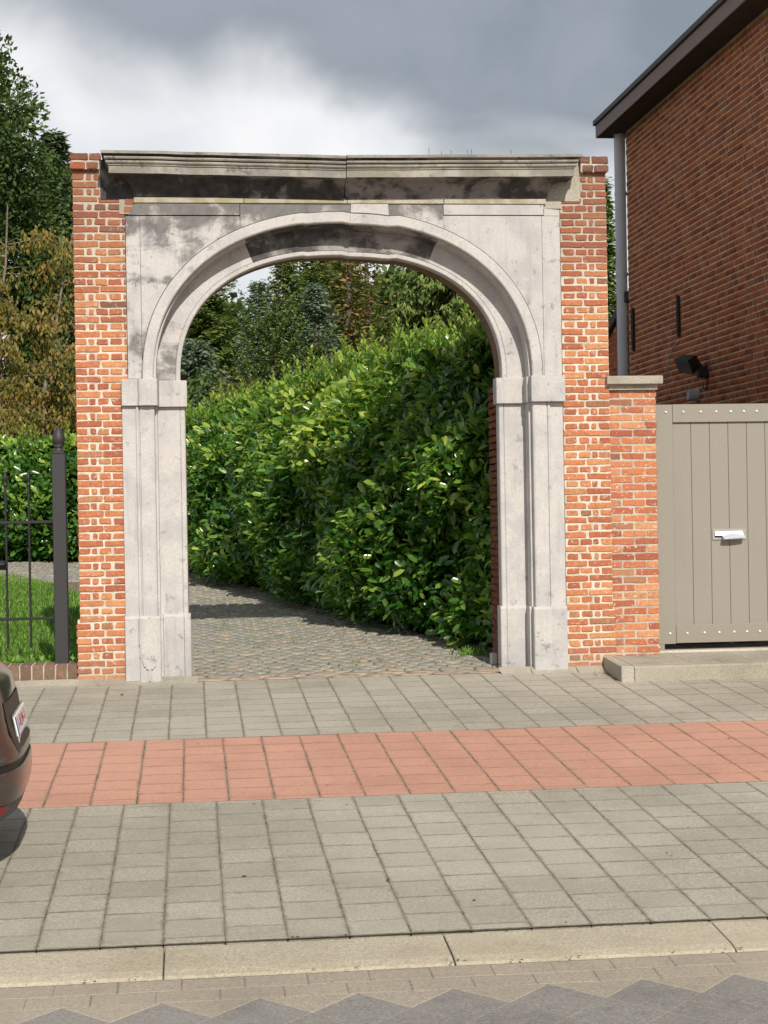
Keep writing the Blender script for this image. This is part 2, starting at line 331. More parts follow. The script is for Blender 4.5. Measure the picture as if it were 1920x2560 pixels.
M_YELLOW = leafm('yellowing_shrub_leaf', [(0, (.10, .12, .02)), (.5, (.20, .18, .03)), (1, (.32, .22, .04))], .5, .3, .35)
M_ARAU = leafm('monkey_puzzle_leaf', [(0, (.035, .07, .014)), (1, (.16, .24, .05))], .45, .4, .08)
M_GRASS = leafm('grass_blade', [(0, (.07, .17, .02)), (.6, (.14, .28, .035)), (1, (.27, .40, .08))], .5, .3, .35)
M_BARK = plain('grey_bark', (.115, .09, .068), .95, .1, var=.4, scale=22, bump=.8)
M_PALEBARK = plain('pale_bark', (.20, .165, .12), .95, .1, var=.35, scale=22, bump=.6)
M_TWIG = plain('dark_twig', (.05, .035, .022), .95, .1, var=.3)
M_IRON = plain('black_fence_paint', (.018, .018, .019), .5, .4, var=.1, scale=90, bump=.1)
M_POST = plain('anthracite_post_paint', (.034, .033, .035), .55, .4, var=.07, scale=160, bump=.1)
M_RUST = plain('rusty_iron', (.03, .026, .022), .85, .2, var=.4, scale=30)
def gate_paint():
    M = Mat('taupe_gate_paint', .6, .3); n = M.noise(120, 4); n2 = M.noise(3, 6, .65, stretch=(1, 1, .25)); z = M.sep()[2]
    c = M.ramp(n, [(.3, (.250, .230, .193)), (.7, (.282, .258, .218))]); c = M.mix(M.range(n2, .48, .75, 0, .28), c, (.22, .20, .165))
    c = M.mix(M.range(M.math('ADD', z, M.math('MULTIPLY', n2, .5)), .85, .30, 0, .45), c, (.22, .195, .15)); M.col(c); M.bump(n, .08, .003); return M.m
M_GATE = gate_paint()
M_STEEL = plain('brushed_steel', (.62, .60, .58), .33, .5, .9, var=.05, bump=0)
M_BOLT = plain('shiny_bolt', (.82, .82, .82), .42, .5, .35, var=.02, bump=0)
M_PAPER = plain('white_paper', (.48, .50, .58), .7, .2, var=.05, scale=20, bump=.1)
M_PVC = plain('grey_pvc', (.52, .52, .555), .5, .4, var=.06, scale=3, bump=0)
M_PVC_L = plain('pale_grey_pvc', (.44, .44, .46), .5, .4, var=.06, scale=8, bump=0)
M_FASCIA = plain('brown_fascia_board', (.20, .145, .135), .6, .3, var=.06, scale=5, bump=.05)
M_ROOFTRIM = plain('dark_roof_trim', (.06, .052, .05), .6, .3, var=.1, scale=6, bump=.05)
M_SOFFIT = plain('dark_soffit_board', (.075, .058, .056), .8, .2, var=.1, scale=6, bump=.05)
M_BLACK = plain('black_plastic', (.012, .012, .013), .45, .4, var=.1, bump=0)
M_WHITE = plain('white_paint', (.72, .72, .70), .6, .3, var=.03, bump=0)
def carpaint():
    M = Mat('brown_metallic_paint', .26, .5, .55); n = M.noise(900, 2); M.col(M.ramp(n, [(.3, (.060, .044, .037)), (.7, (.105, .078, .066))])); M.b.inputs['Coat Weight'].default_value = .6; M.b.inputs['Coat Roughness'].default_value = .06; return M.m
M_CAR = carpaint()
M_GLASS = plain('dark_car_glass', (.012, .013, .014), .06, .6, var=.05, bump=0)
M_TAIL = plain('dark_red_lamp', (.10, .006, .01), .15, .6, var=.1, bump=0)
M_REFL = plain('red_reflector', (.16, .012, .012), .25, .6, var=.1, bump=0)
M_TYRE = plain('tyre_rubber', (.018, .018, .018), .85, .2, var=.2, bump=.2)
M_REDTXT = plain('red_lettering', (.35, .012, .012), .5, .3, var=.02, bump=0)
M_BLUEPLATE = plain('blue_plate_band', (.02, .06, .36), .5, .3, var=.02, bump=0)

# ------------------------------------------------------------------ ground, lawn, road base
def ysheet(name, x0, x1, ys, dzf, mat, label, cat, kind='structure', nx=2):
    xs = np.linspace(x0, x1, nx); vs = [(x, y, g(y)+dzf) for y in ys for x in xs]; n = len(xs)
    fs = [(i*n+k, i*n+k+1, (i+1)*n+k+1, (i+1)*n+k) for i in range(len(ys)-1) for k in range(n-1)]
    b = MB(); b.add(vs, fs); o = b.build(name, mat, fixn=False); tag(o, label, cat, None, kind); return o
ysheet('ground', -400, 400, [-300, 5.9, 6.0, 16.3, 30, 47.9, 48, 900], -.09, M_SOIL, 'dark bare earth that everything stands on', 'ground')
def road_colour():
    return M_ROAD
ysheet('road', -60, 60, [-12, 5.9, 6.0, 6.42], -.030, M_ROAD, 'plain dark grey road running along the bottom of the picture', 'road')
LAWN = plain('lawn_soil', (.045, .075, .02), .95, .1, var=.4, scale=18, bump=.5)
b = MB(); poly = [(-9, 16.6), (-.7, 16.6), (-1.05, 22.0), (-1.45, 24.3), (-2.15, 26.55), (-3.0, 28.4), (-5, 29.6), (-9, 29.8)]
b.add([(x, y, g(y)-.012) for x, y in poly], [list(range(len(poly)))]); lawn = tag(b.build('lawn', LAWN, fixn=False), 'green lawn behind the black fence, left of the brick pier', 'lawn', kind='structure')

# ------------------------------------------------------------------ paving tiles
def tile_meshes(name, sx, sy, mat, n=4, h=.05, bev=.0015):
    out = []
    for i in range(n):
        b = MB(); b.box((-sx/2, -sy/2, -h), (sx/2, sy/2, 0)); me = b.mesh(name, mat)
        bm = bmesh.new(); bm.from_mesh(me)
        for v in bm.verts: v.co.x += R.uniform(-.0015, .0015); v.co.y += R.uniform(-.0012, .0012)
        top = [e for e in bm.edges if all(v.co.z > -.01 for v in e.verts)]
        bmesh.ops.bevel(bm, geom=top, offset=bev, segments=1, affect='EDGES'); bm.to_mesh(me); bm.free(); out.append(me)
    return out
def lay(name, parent, meshes, x, y, rz=0., dz=0., jit=.0004):
    o = link(name, R.choice(meshes), parent, (x+R.uniform(-.002, .002), y+R.uniform(-.0015, .0015), g(y)+dz+R.uniform(-jit, jit)), (TILT+R.uniform(-.001, .001), R.uniform(-.0015, .0015), rz+R.uniform(-.007, .007)))
    o.rotation_mode = 'ZYX'; return o
def tile_field(parent, name, mat, x0, ix0, ix1, pitch, ya, yb, gapx=.006, gapy=.007, skip=None, out_l=0, out_r=0):
    """Columns of square tiles from ya up to yb; alternate columns start with a half tile. Cut tiles at both ends."""
    cache = {}
    def mesh(sy):
        k = round(sy, 2)
        if k not in cache: cache[k] = tile_meshes(name, pitch-gapx, max(sy-gapy, .02), mat, 4)
        return cache[k]
    far = MB()
    for i in range(ix0-out_l, ix1+out_r):
        xc = x0+(i+.5)*pitch; y = ya; first = R.choice([.30, .30, .15, .22, .08]) if ya < 13 else R.choice([.30, .15])
        while y < yb-.03:
            d = min(first, yb-y); first = .30
            if yb-(y+d) < .04: d = yb-y
            yc = y+d/2
            if not (skip and skip(xc, yc)):
                if ix0 <= i < ix1:
                    lay(name, parent, mesh(d), xc, yc)
                else:
                    z = g(yc); hx, hy = (pitch-gapx)/2, (d-gapy)/2
                    far.add([(xc-hx, yc-hy, g(yc-hy)), (xc+hx, yc-hy, g(yc-hy)), (xc+hx, yc+hy, g(yc+hy)), (xc-hx, yc+hy, g(yc+hy)),
                             (xc-hx, yc-hy, z-.03), (xc+hx, yc-hy, z-.03), (xc+hx, yc+hy, z-.03), (xc-hx, yc+hy, z-.03)],
                            [(0, 1, 2, 3), (0, 4, 5, 1), (1, 5, 6, 2), (2, 6, 7, 3), (3, 7, 4, 0)])
            y += d
    if far.v: tag(far.build(name, mat, parent, fixn=False), kind='stuff')
pave = ysheet('pavement', -30, 30, [8.118, 11.12], -.0009, M_JOINT, 'grey square-tiled pavement strip between the kerb and the red strip', 'pavement')
tile_field(pave, 'paving_tile', M_TILE, .128, -6, 15, .300, 8.13, 11.118, out_l=24, out_r=24)
cyc = ysheet('cycle_path', -30, 30, [11.12, 13.345], -.0009, M_JOINT, 'salmon red square-tiled strip along the middle of the pavement', 'path')
tile_field(cyc, 'red_tile', M_RED, .213, -7, 18, .3025, 11.124, 13.342, gapx=.008, out_l=24, out_r=22)
foot = ysheet('footpath', -30, 30, [13.345, 16.36], -.0009, M_JOINT, 'grey square-tiled pavement strip in front of the gateway', 'pavement')
inslab = lambda x, y: x > 4.02 and y > 15.48
tile_field(foot, 'paving_tile', M_TILE, .086, -6, 19, .2985, 13.348, 16.26, gapy=.008, skip=inslab, out_l=26, out_r=24)
# kerb, gutter, road blocks
kerb = ysheet('kerb', -30, 30, [7.69, 8.117], -.045, M_JOINT, 'pale exposed-aggregate kerb between pavement and gutter', 'kerb')
kx = -.165-1.345*3
def kerb_mesh(L_):
    b = MB(); pr = [(-.2, -.16), (.2, -.16), (.2, -.016), (.185, -.006), (-.12, -.014), (-.19, -.024), (-.2, -.034)]
    b.prism(pr, -L_/2, L_/2, 'x'); return b.mesh('kerb_stone', M_KERB, .004)
KM = kerb_mesh(1.338)
for i in range(8):
    o = link('kerb_stone', KM, kerb, (kx+1.345*(i+.5), 7.905, g(7.905)+R.uniform(-.002, .002)), (TILT, 0, R.uniform(-.001, .001)))
b = MB()
for s, x in ((-1, kx), (1, kx+1.345*8)):
    for i in range(14): b.box((x+s*1.345*(i+.5)-.669, 7.71, g(7.9)-.1), (x+s*1.345*(i+.5)+.669, 8.10, g(7.9)-.012))
tag(b.build('kerb_stone', M_KERB, kerb), kind='stuff')
gut = ysheet('gutter', -30, 30, [7.15, 7.69], -.0300, M_ROADJ, 'beige block gutter with a toothed edge against the dark road', 'gutter')
GM = tile_meshes('gutter_block', .280, .146, M_GUTTER, 4, .05, .003)
for rI, yc in enumerate((7.605, 7.456)):
    for i in range(-7, 14): lay('gutter_block', gut, GM, .06+i*.283+rI*.14+(.03 if rI else 0), yc, 0, -.028+.0)
# teeth: half-square fillers whose points reach into the diagonal road blocks
b = MB(); b.prism([(-.211, 0), (.211, 0), (0, -.211)], -.05, 0, 'z'); TM = b.mesh('gutter_block', M_GUTTER, .003)
zx = -.617+.02
for i in range(-4, 13): link('gutter_block', TM, gut, (zx+.2155+.4285*i, 7.378, g(7.378)-.026+R.uniform(-.001, .001)), (TILT, 0, 0))
road2 = ysheet('road_surface', -30, 30, [6.3, 7.149], -.0285, M_ROADJ, 'dark grey road blocks laid diagonally beside the gutter', 'road')
RM = tile_meshes('road_block', .301, .301, M_ROAD, 4, .04, .003)
for rI in range(5):
    for i in range(-4, 14):
        xc = zx+.4285*(i+(.5 if rI % 2 else 0)); yc = 7.378-.214-.2142*rI
        lay('road_block', road2, RM, xc, yc, math.pi/4, -.026, .0008)
# cement fillet at the foot of the piers
b = MB()
for (xa, xb) in ((-2.6, .03), (2.98, 4.05)):
    n = 14
    for i in range(n):
        x0 = xa+(xb-xa)*i/n; x1 = xa+(xb-xa)*(i+1)/n; y0 = 16.17+R.uniform(-.04, .04)
        b.add([(x0, y0, g(y0)+.008), (x1, y0+.004, g(y0)+.008), (x1, 16.32, .05), (x0, 16.32, .05), (x0, 16.03, g(16.03)-.01), (x1, 16.03, g(16.03)-.01)], [(0, 1, 2, 3), (4, 5, 1, 0)])
tag(b.build('cement_fillet', M_SLAB), 'pale crumbling strip of cement along the foot of the brick piers', 'cement', kind='structure')

# ------------------------------------------------------------------ bricks
def brick_mesh(Lx, H, mat, depth=.05, wob=.0055, n=12):
    """A hand-made brick face: rounded wobbling outline, worn arris."""
    pts = []; hx, hz = Lx/2, H/2; cr = min(.008, hz*.45)
    base = [(-hx+cr, -hz), (-hx*.33, -hz), (hx*.33, -hz), (hx-cr, -hz), (hx, -hz+cr), (hx, hz-cr), (hx-cr, hz), (hx*.33, hz), (-hx*.33, hz), (-hx+cr, hz), (-hx, hz-cr), (-hx, -hz+cr)]
    k = R.uniform(-.0018, .0018)
    for x, z in base: pts.append((x+R.uniform(-wob, wob), z+R.uniform(-wob, wob)*.6+k*(x/hx)))
    N_ = len(pts); ins = .0045
    inner = [(x*(1-ins/hx), z*(1-ins/hz)) for x, z in pts]
    vs = [(x, R.uniform(-.0012, .0012), z) for x, z in inner]+[(x, .0035+R.uniform(0, .0015), z) for x, z in pts]+[(x, depth, z) for x, z in pts]
    fs = [list(range(N_))]
    for q in (0, N_):
        for i in range(N_): fs.append((q+i, q+N_+i, q+N_+(i+1) % N_, q+(i+1) % N_))
    b = MB(); b.add(vs, fs); return b.mesh('brick', mat)
BR = {}
def brick(parent, mat, x0, x1, zc, H, y, rotz=0., pos=None, depth=.05, name='brick'):
    Lx = round((x1-x0)/.012)*.012; key = (Lx, round(H, 3), mat.name, depth)
    if key not in BR: BR[key] = [brick_mesh(Lx, H, mat, depth) for _ in range(6)]
    loc = pos or ((x0+x1)/2, y+R.uniform(-.0025, .002), zc)
    o = link(name, R.choice(BR[key]), parent, loc, (R.uniform(-.01, .01), R.uniform(-.008, .008), rotz+R.uniform(-.006, .006))); o.scale.x = (x1-x0)/Lx
    return o
COURSE = .0717; BH = .0565
def pier(label, xa, xb, mirror, topcut):
    """Old pier: a stretcher course and a header-and-closer course in turn."""
    t = empty('brick_pier', ((xa+xb)/2, WALL, 0)); tag(t, label, 'brick pier', 'old brick piers of the gateway'); t.location = (0, 0, 0)
    zt = 5.04
    b = MB(); b.box((xa+.006, WALL+.0055, -.15), (xb, 17.06, 4.66))
    if not mirror: b.box((xa+.006, WALL+.0055, 4.66), (xa+.27, 17.06, zt-.01))
    else: b.box((xb-.27, WALL+.0055, 4.66), (xb-.006, 17.06, zt-.01))
    b.box((xa-.020, WALL+.006, -.15), (xa+.2, 17.05, .615)) if not mirror else b.box((xb-.2, WALL+.006, -.15), (xb+.020, 17.05, .615))
    b.build('mortar_core', M_MORTAR, t, fixn=False)
    n = int((zt-.03)/COURSE)
    off = zt-.15-n*COURSE
    W_ = xb-xa
    A = [(0, .236), (.252, W_)]; B = [(0, .108), (.132, .182), (.205, .312), (.335, .447), (.468, W_)]
    for i in range(n+1):
        zc = off+i*COURSE+COURSE/2
        if zc < -.02: continue
        plinth = zc < .62; px_ = .028 if plinth else 0
        for (a, c) in (A if i % 2 else B):
            if c-a < .02: continue
            a2, c2 = a+R.uniform(-.006, .006)*(a > 0), c+R.uniform(-.006, .006)*(c < W_)
            if a == 0: a2 -= px_
            x0, x1 = (xa+a2, xa+c2) if not mirror else (xb-c2, xb-a2)
            if zc > 4.70:
                if not mirror and x1 > xa+.30: x1 = xa+.255
                if mirror and x0 < xb-.30: x0 = xb-.255
                if x1-x0 < .03: continue
            brick(t, M_BRICK, x0, x1, zc+R.uniform(-.0025, .0025), BH+R.choice([-.004, 0, .002]), WALL-.002)
    # two projecting coping courses, dark with soot
    for j, zz in enumerate((zt-.085, zt)):
        segs = [(0, .135), (.148, .262)] if j == 0 else [(0, .165), (.178, .285)]
        for a, c in segs:
            x0, x1 = (xa-.012+a, xa-.012+c) if not mirror else (xb+.012-c, xb+.012-a)
            brick(t, M_BRICK_DARK, x0, x1, zz+.0, .066, WALL-.055, depth=.12)
    b = MB(); q = (xa-.004, xa+.262) if not mirror else (xb-.262, xb+.004)
    b.box((q[0], WALL-.045, zt-.118), (q[1], 17.07, zt+.028)); b.build('coping_mortar', M_MORTAR_GREY, t, fixn=False)
    return t
pL = pier('left old red brick pier, between the iron post and the stone arch', -1.082, -.590, False, 0)
pR = pier('right old red brick pier, between the stone arch and the lower gate pier', 3.662, 4.135, True, 0)

# ------------------------------------------------------------------ the stone gateway
CX = 1.505; YO, YR, YI, YB = 16.272, 16.250, 16.500, 16.64
arch = empty('stone_archway'); tag(arch, 'tall pale stone archway with a black-stained cornice and open passage', 'archway')
A_O, H_O, N_O, Z_S = 1.846, 1.512, 2.22, 2.915
A_I, H_I, N_I = 1.592, 1.232, 2.36
def sup(a, h, n, t):
    c, s = math.cos(t), math.sin(t)
    return (CX+a*math.copysign(abs(c)**(2/n), c), Z_S+h*max(s, 0)**(2/n))
NT = 120
TS = [math.pi*(1-i/NT) for i in range(NT+1)]
OC = [sup(A_O, H_O, N_O, t) for t in TS]
# keystone and its neighbours sit as straight blocks, slightly settled
def settle(x, z):
    d = 0.
    if 1.15 < x < 2.02: d = -.010
    if 1.56 < x < 1.98: d = -.022+.006*(x-1.7)
    return d
OC = [(x, z+(settle(x, z) if z > 4 else 0)) for x, z in OC]
def normals(C_):
    out = []
    for i in range(len(C_)):
        p, q = C_[max(i-1, 0)], C_[min(i+1, len(C_)-1)]; tx, tz = q[0]-p[0], q[1]-p[1]; l = math.hypot(tx, tz); out.append((-tz/l, tx/l))
    return out
ON = normals(OC)
IC = [sup(A_I, H_I, N_I, t) for t in TS]; IC = [(x, z+(settle(x, z) if z > 3.8 else 0)) for x, z in IC]
IN = normals(IC)
def sweep(i0, i1, name, mats, faces_mi, dy=0., shift=(0, 0)):
    """One voussoir: archivolt band, stepped reveal, recessed inner order and soffit, cut at both joints."""
    b = MB(); rows = []
    gapn = .003
    for i in range(i0, i1+1):
        (ox, oz), (nx, nz), (ix, iz), (mx, mz) = OC[i], ON[i], IC[i], IN[i]
        def o(d, y): return (ox+nx*d+shift[0], y+dy, oz+nz*d+shift[1])
        def q(d, y): return (ix+mx*d+shift[0], y+dy, iz+mz*d+shift[1])
        rows.append([o(.112, YB), o(.112, YO+.004), o(.108, YO+.014), o(.102, YR+.002), o(.095, YR), o(.012, YR), o(.002, YR+.008), o(.0, 16.322), o(-.02, 16.326), o(-.022, YI),
                     q(.050, YI), q(.046, YI+.008), q(.040, YI), q(.008, YI), q(0, YI+.008), q(0, YB)])
    k = len(rows[0]); vs = [p for r_ in rows for p in r_]
    for i in range(len(rows)-1):
        for j in range(k-1): b.add([], []); b.f.append([i*k+j, i*k+j+1, (i+1)*k+j+1, (i+1)*k+j]); b.mi.append(faces_mi[j]); b.sm.append(False)
    b.v = vs
    for r_ in (0, len(rows)-1): b.f.append([r_*k+j for j in range(k)]); b.mi.append(0); b.sm.append(False)
    return b.build(name, mats, arch)
def idx_x(x, curve=OC):
    return min(range(len(curve)), key=lambda i: abs(curve[i][0]-x)+(0 if curve[i][1] > 3.6 else 9))
jl, j2, j3, jr = idx_x(.55), idx_x(1.56), idx_x(1.955), idx_x(2.46)
jmid = min(range(NT//2, NT), key=lambda i: abs(OC[i][1]-3.43))
mats = [M_STONE, M_SOOT, M_STONE_B, M_HALFSOOT]
F_CLEAN = [0]*15; F_SOOT = [0, 0, 0, 0, 0, 0, 0, 1, 1, 1, 1, 2, 2, 2, 2]; F_LOW = [0]*7+[3]*5+[2, 2, 2]
jlow = min(range(0, NT//2), key=lambda i: abs(OC[i][1]-3.52))
F_SOOT[9] = 1
sweep(0, jlow, 'voussoir', mats, [0]*9+[3, 3, 2, 2, 2, 2]); sweep(jlow, jl, 'voussoir', mats, F_CLEAN, -.002)
sweep(jl, j2, 'voussoir', mats, F_SOOT, .004); sweep(j2, j3, 'keystone', mats, F_SOOT, -.006, (0, -.004)); sweep(j3, jr, 'voussoir', mats, F_SOOT, .003)
sweep(jr, jmid, 'voussoir', mats, F_CLEAN, 0); sweep(jmid, NT, 'voussoir', mats, [0]*9+[2, 0, 0, 0, 0, 0], -.002)
# spandrels: panels bounded by a sunk line, cut round the archivolt
def arc_pts(i0, i1, d): return [(OC[i][0]+ON[i][0]*d, OC[i][1]+ON[i][1]*d) for i in range(i0, i1+1)]
XL, XR, ZT = -.582, 3.655, 4.60
def spandrel(polys, mat, name='spandrel_stone', y=YO):
    b = MB()
    for p in polys: b.prism(p, y, YB)
    return b.build(name, mat, arch, bevel=.0)
G_ = .0035; D_ = .1135
aL = arc_pts(0, jl, D_); xj = aL[-1][0]
zb = Z_S+.004
stx = -.448
left_panel = [(stx+G_, zb)]+[p for p in aL if p[0] > stx+G_ and p[1] < 4.478]
kcut = max(i for i, p in enumerate(aL) if p[1] < 4.478)
left_panel = [(stx+G_, zb)]+aL[:kcut+1]+[(min(aL[kcut][0]+.02, xj-.004), 4.478), (stx+G_, 4.478)] if aL[kcut][0] < xj-.03 else [(stx+G_, zb)]+aL+[(xj-.004, 4.478), (stx+G_, 4.478)]
def arc_split(poly_arc, x_end, top):
    return poly_arc
left_side = [(XL, zb), (stx, zb), (stx, 4.478), (XL, 4.478)]
left_top = [(XL+.03, 4.478+.012), (xj-.004, 4.478+.012), (xj-.004, ZT), (XL+.09, ZT), (XL+.06, ZT-.06)]
if aL[-1][1] > 4.478: left_top = None
spandrel([q for q in (left_panel, left_side, left_top) if q], M_STONE_TOP)
a2 = arc_pts(jl, j2, D_); spandrel([a2+[(a2[-1][0]-.003, ZT), (a2[0][0]+.003, ZT)]], M_STONE_TOP, y=YO+.004)
a3 = arc_pts(j2, j3, D_); spandrel([a3+[(a3[-1][0]-.003, ZT), (a3[0][0]+.003, ZT)]], M_STONE_B, y=YO-.006)
a4 = arc_pts(j3, jr, D_); spandrel([a4+[(a4[-1][0]-.003, ZT), (a4[0][0]+.003, ZT)]], M_STONE_TOP, y=YO+.003)
a5 = arc_pts(jr, NT, D_); srx = 3.478
k2 = min(i for i, p in enumerate(a5) if p[1] < 4.49)
lowarc = [p for p in a5 if p[1] < 4.49]
right_panel = [(lowarc[0][0]-.0, 4.488)]+lowarc+[(srx-G_, zb), (srx-G_, 4.488)]
right_side = [(srx, zb), (XR, zb), (XR, 4.488), (srx, 4.488)]
right_top = [(a5[0][0]+.004, 4.488+.011), (XR-.16, 4.488+.011), (XR-.16, ZT), (a5[0][0]+.004, ZT)]
right_corner = [(XR-.155, 4.488+G_), (XR, 4.488+G_), (XR, 4.55), (XR-.155, 4.56)]
spandrel([right_panel, right_side, right_top, right_corner], M_STONE_B)
# mossy bed course right under the cornice
b = MB()
for (xa, xb) in ((-.50, .55), (.555, 1.55), (1.556, 2.50), (2.506, 3.52)): b.box((xa, YO-.012, 4.603), (xb, YB, 4.655))
b.build('bed_course', stone('mossy_bed_stone', (.46, .42, .33), .3, 0, seed=3, moss=.6), arch, bevel=.004)
# jambs (profile in plan, mirrored), plinths and imposts
JP = [(2.150, YB), (2.150, YO), (2.022, YO), (2.020, YR+.004), (2.014, YR), (1.996, YR), (1.992, YR+.014), (1.984, YR+.014), (1.980, YR), (1.862, YR-.004), (1.848, YR+.002), (1.842, YR+.012),
      (1.840, 16.322), (1.818, 16.326), (1.816, YI), (1.606, YI), (1.601, YI+.008), (1.595, YI), (1.560, YI), (1.552, YI+.010), (1.550, YB)]
def mir(P, s): return [(CX+s*u, y) for u, y in P]
def jamb(s, z0, z1, mat, P=JP, name='jamb_stone', dx=0.):
    b = MB(); b.prism([(x+dx, y) for x, y in mir(P, s)], z0, z1, 'z'); return b.build(name, mat, arch, bevel=.0)
for s in (-1, 1):
    jamb(s, .640, 2.652, M_STONE)
PP = [(2.156, YB), (2.156, YO-.022), (2.020, YO-.022), (2.016, YR-.028), (1.832, YR-.028), (1.820, YR-.020), (1.818, 16.322), (1.795, 16.326), (1.793, YI-.03), (1.600, YI-.03), (1.596, YI-.022), (1.592, YI-.03), (1.536, YI-.03), (1.530, YI-.02), (1.530, YB)]
for s in (-1, 1):
    b = MB(); b.prism(mir(PP, s), -.10, .615, 'z'); q = mir(PP, s); c = mir([(1.84, 16.45)], s)[0]
    top = [(x+(c[0]-x)*.0, y+.012 if y < 16.6 else y) for x, y in q]
    n = len(q); b.add([(x, y, .615) for x, y in q]+[(x, y, .640) for x, y in top], [[i+n for i in range(n)]]+[(i, (i+1) % n, (i+1) % n+n, i+n) for i in range(n)])
    b.build('plinth_stone', M_STONE_B, arch)
# left plinth carries a worn guard block with a carved stop at its foot
b = MB(); nx, nz = 22, 26; xa, xb = CX-2.026, CX-1.832
def guard(u, v):                                                        # u across 0..1, v up 0..1
    y = YR-.046+.02*(2*abs(u-.5))**4
    zc = v*.60
    hw = 1.0 if zc > .33 else math.sqrt(max(0, 1-((.33-zc)/.24)**2)) if zc > .10 else .10
    if abs(2*u-1) > hw and zc < .33: y += .06
    return (xa+(xb-xa)*u, y, .02+zc)
vs = [guard(i/nx, j/nz) for j in range(nz+1) for i in range(nx+1)]; n = nx+1
fs = [(j*n+i, j*n+i+1, (j+1)*n+i+1, (j+1)*n+i) for j in range(nz) for i in range(nx)]
vs += [(x, YO, z) for (x, y, z) in vs[:n]]; k = len(vs)-n; fs += [(i, k+i, k+i+1, i+1) for i in range(nx)]
k2 = len(vs); vs += [(x, YO, z) for (x, y, z) in vs[nz*n:nz*n+n]]; fs += [(nz*n+i, nz*n+i+1, k2+i+1, k2+i) for i in range(nx)]
for e in (0, nx):
    k3 = len(vs); vs += [(vs[j*n+e][0], YO, vs[j*n+e][2]) for j in range(nz+1)]; fs += [(j*n+e, (j+1)*n+e, k3+j+1, k3+j) for j in range(nz)]
b.add(vs, fs); b.build('guard_stone', M_STONE_B, arch)
IP_L = [(2.152, YB), (2.152, YO-.042), (2.000, YO-.042), (1.985, YR-.045), (1.90, YR-.062), (1.812, YR-.045), (1.806, YR+.0), (1.800, YI-.045), (1.585, YI-.045), (1.535, YI-.045), (1.530, YI-.036), (1.530, YB)]
IP_R = [(2.165, YB), (2.165, YR-.048), (1.832, YR-.048), (1.824, YR-.04), (1.822, 16.32), (1.800, 16.325), (1.798, YI-.045), (1.600, YI-.045), (1.594, YI-.036), (1.588, YI-.045), (1.530, YI-.045), (1.522, YI-.035), (1.522, YB)]
for s, P in ((-1, IP_L), (1, IP_R)):
    b = MB(); b.prism(mir(P, s), 2.655, 2.912, 'z'); b.build('impost', M_STONE_B, arch, bevel=.006)
# cornice: two long stones, mitred returns, the left one sagging at the joint
def fz(z, p): return 1.63+(z-1.63)*(16.27-p)/16.3
PROF = [(0, 4.655)]
for i in range(9):
    a = i/8*math.pi/2; PROF.append((.015+.205*(1-math.cos(a)), fz(4.667+.205*math.sin(a), .015+.205*(1-math.cos(a)))))
PROF += [(.236, fz(4.884, .23)), (.236, fz(4.950, .23)), (.226, fz(4.953, .24)), (.243, fz(4.960, .24)), (.243, fz(4.972, .24)), (.252, fz(4.977, .25)), (.262, fz(4.99, .26)), (.262, fz(5.008, .26)), (.236, fz(5.013, .26)),
         (.270, fz(5.022, .27)), (.278, fz(5.034, .27)), (.276, fz(5.046, .27)), (.262, fz(5.052, .27)), (.282, fz(5.066, .28)), (.304, fz(5.076, .30)), (.306, fz(5.101, .30)), (.290, fz(5.106, .30)), (0., 5.075), (-.35, 5.09)]
PMI = [1]*10+[0]*(len(PROF))
for j_ in (11, 18, 21, 22, 23): PMI[j_] = 1
def cornice(xa, xb, left, zd):
    b = MB(); cols = []; bxl, bxr = -.487, 3.517
    xs = list(np.linspace(xa, xb, 9))
    if left: cols.append([(bxl-max(p, 0), 16.55, z) for p, z in PROF]); cols.append([(bxl-max(p, 0), 16.27-p, z) for p, z in PROF])
    for x in (xs[1:] if left else xs[:-1]): cols.append([(x, 16.27-p, z) for p, z in PROF])
    if not left: cols.append([(bxr+max(p, 0), 16.27-p, z) for p, z in PROF]); cols.append([(bxr+max(p, 0), 16.55, z) for p, z in PROF])
    k = len(PROF); jit = [R.uniform(-.0025, .0025) for _ in cols]
    b.v = [(x, y, z+zd(x)+jit[ci]) for ci, c in enumerate(cols) for x, y, z in c]
    for i in range(len(cols)-1):
        for j in range(k-1): b.f.append([i*k+j, i*k+j+1, (i+1)*k+j+1, (i+1)*k+j]); b.mi.append(PMI[j]); b.sm.append(False)
    for c in (0, len(cols)-1): b.f.append([c*k+j for j in range(k)]); b.mi.append(0); b.sm.append(False)
    return b.build('cornice_stone', [M_CORN, M_COVE], arch)
cornice(-.487, 1.524, True, lambda x: .010-.036*max(0, (x+.49)/2.0))
cornice(1.532, 3.517, False, lambda x: -.020+.022*max(0, (x-1.53)/2.0))
# brick backing behind the stone, with the passage through it
b = MB(); ap = [(x, z) for x, z in [(CX-1.552, -.15)]+[(IC[i][0]+IN[i][0]*.03, IC[i][1]+IN[i][1]*.03) for i in range(0, NT+1, 3)]+[(CX+1.552, -.15)]]
outer = [(XL-.0, -.15), (XL, 5.03), (XR, 5.03), (XR, -.15)]
b.prism([outer[0], outer[1], outer[2], outer[3]]+ap[::-1], YB+.003, 17.06)
back = b.build('brick_backing', plain('dark_mortar_backing', (.20, .13, .09), .95, .1, var=.3, scale=25, bump=.6), arch)
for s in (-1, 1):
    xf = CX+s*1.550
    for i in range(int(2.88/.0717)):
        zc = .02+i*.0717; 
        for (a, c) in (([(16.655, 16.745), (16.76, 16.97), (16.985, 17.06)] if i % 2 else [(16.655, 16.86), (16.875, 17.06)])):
            brick(back, M_BRICK_SHADED, a, c, zc, BH, 0, rotz=(math.pi/2 if s < 0 else -math.pi/2), pos=(xf-s*.004, (a+c)/2, zc))
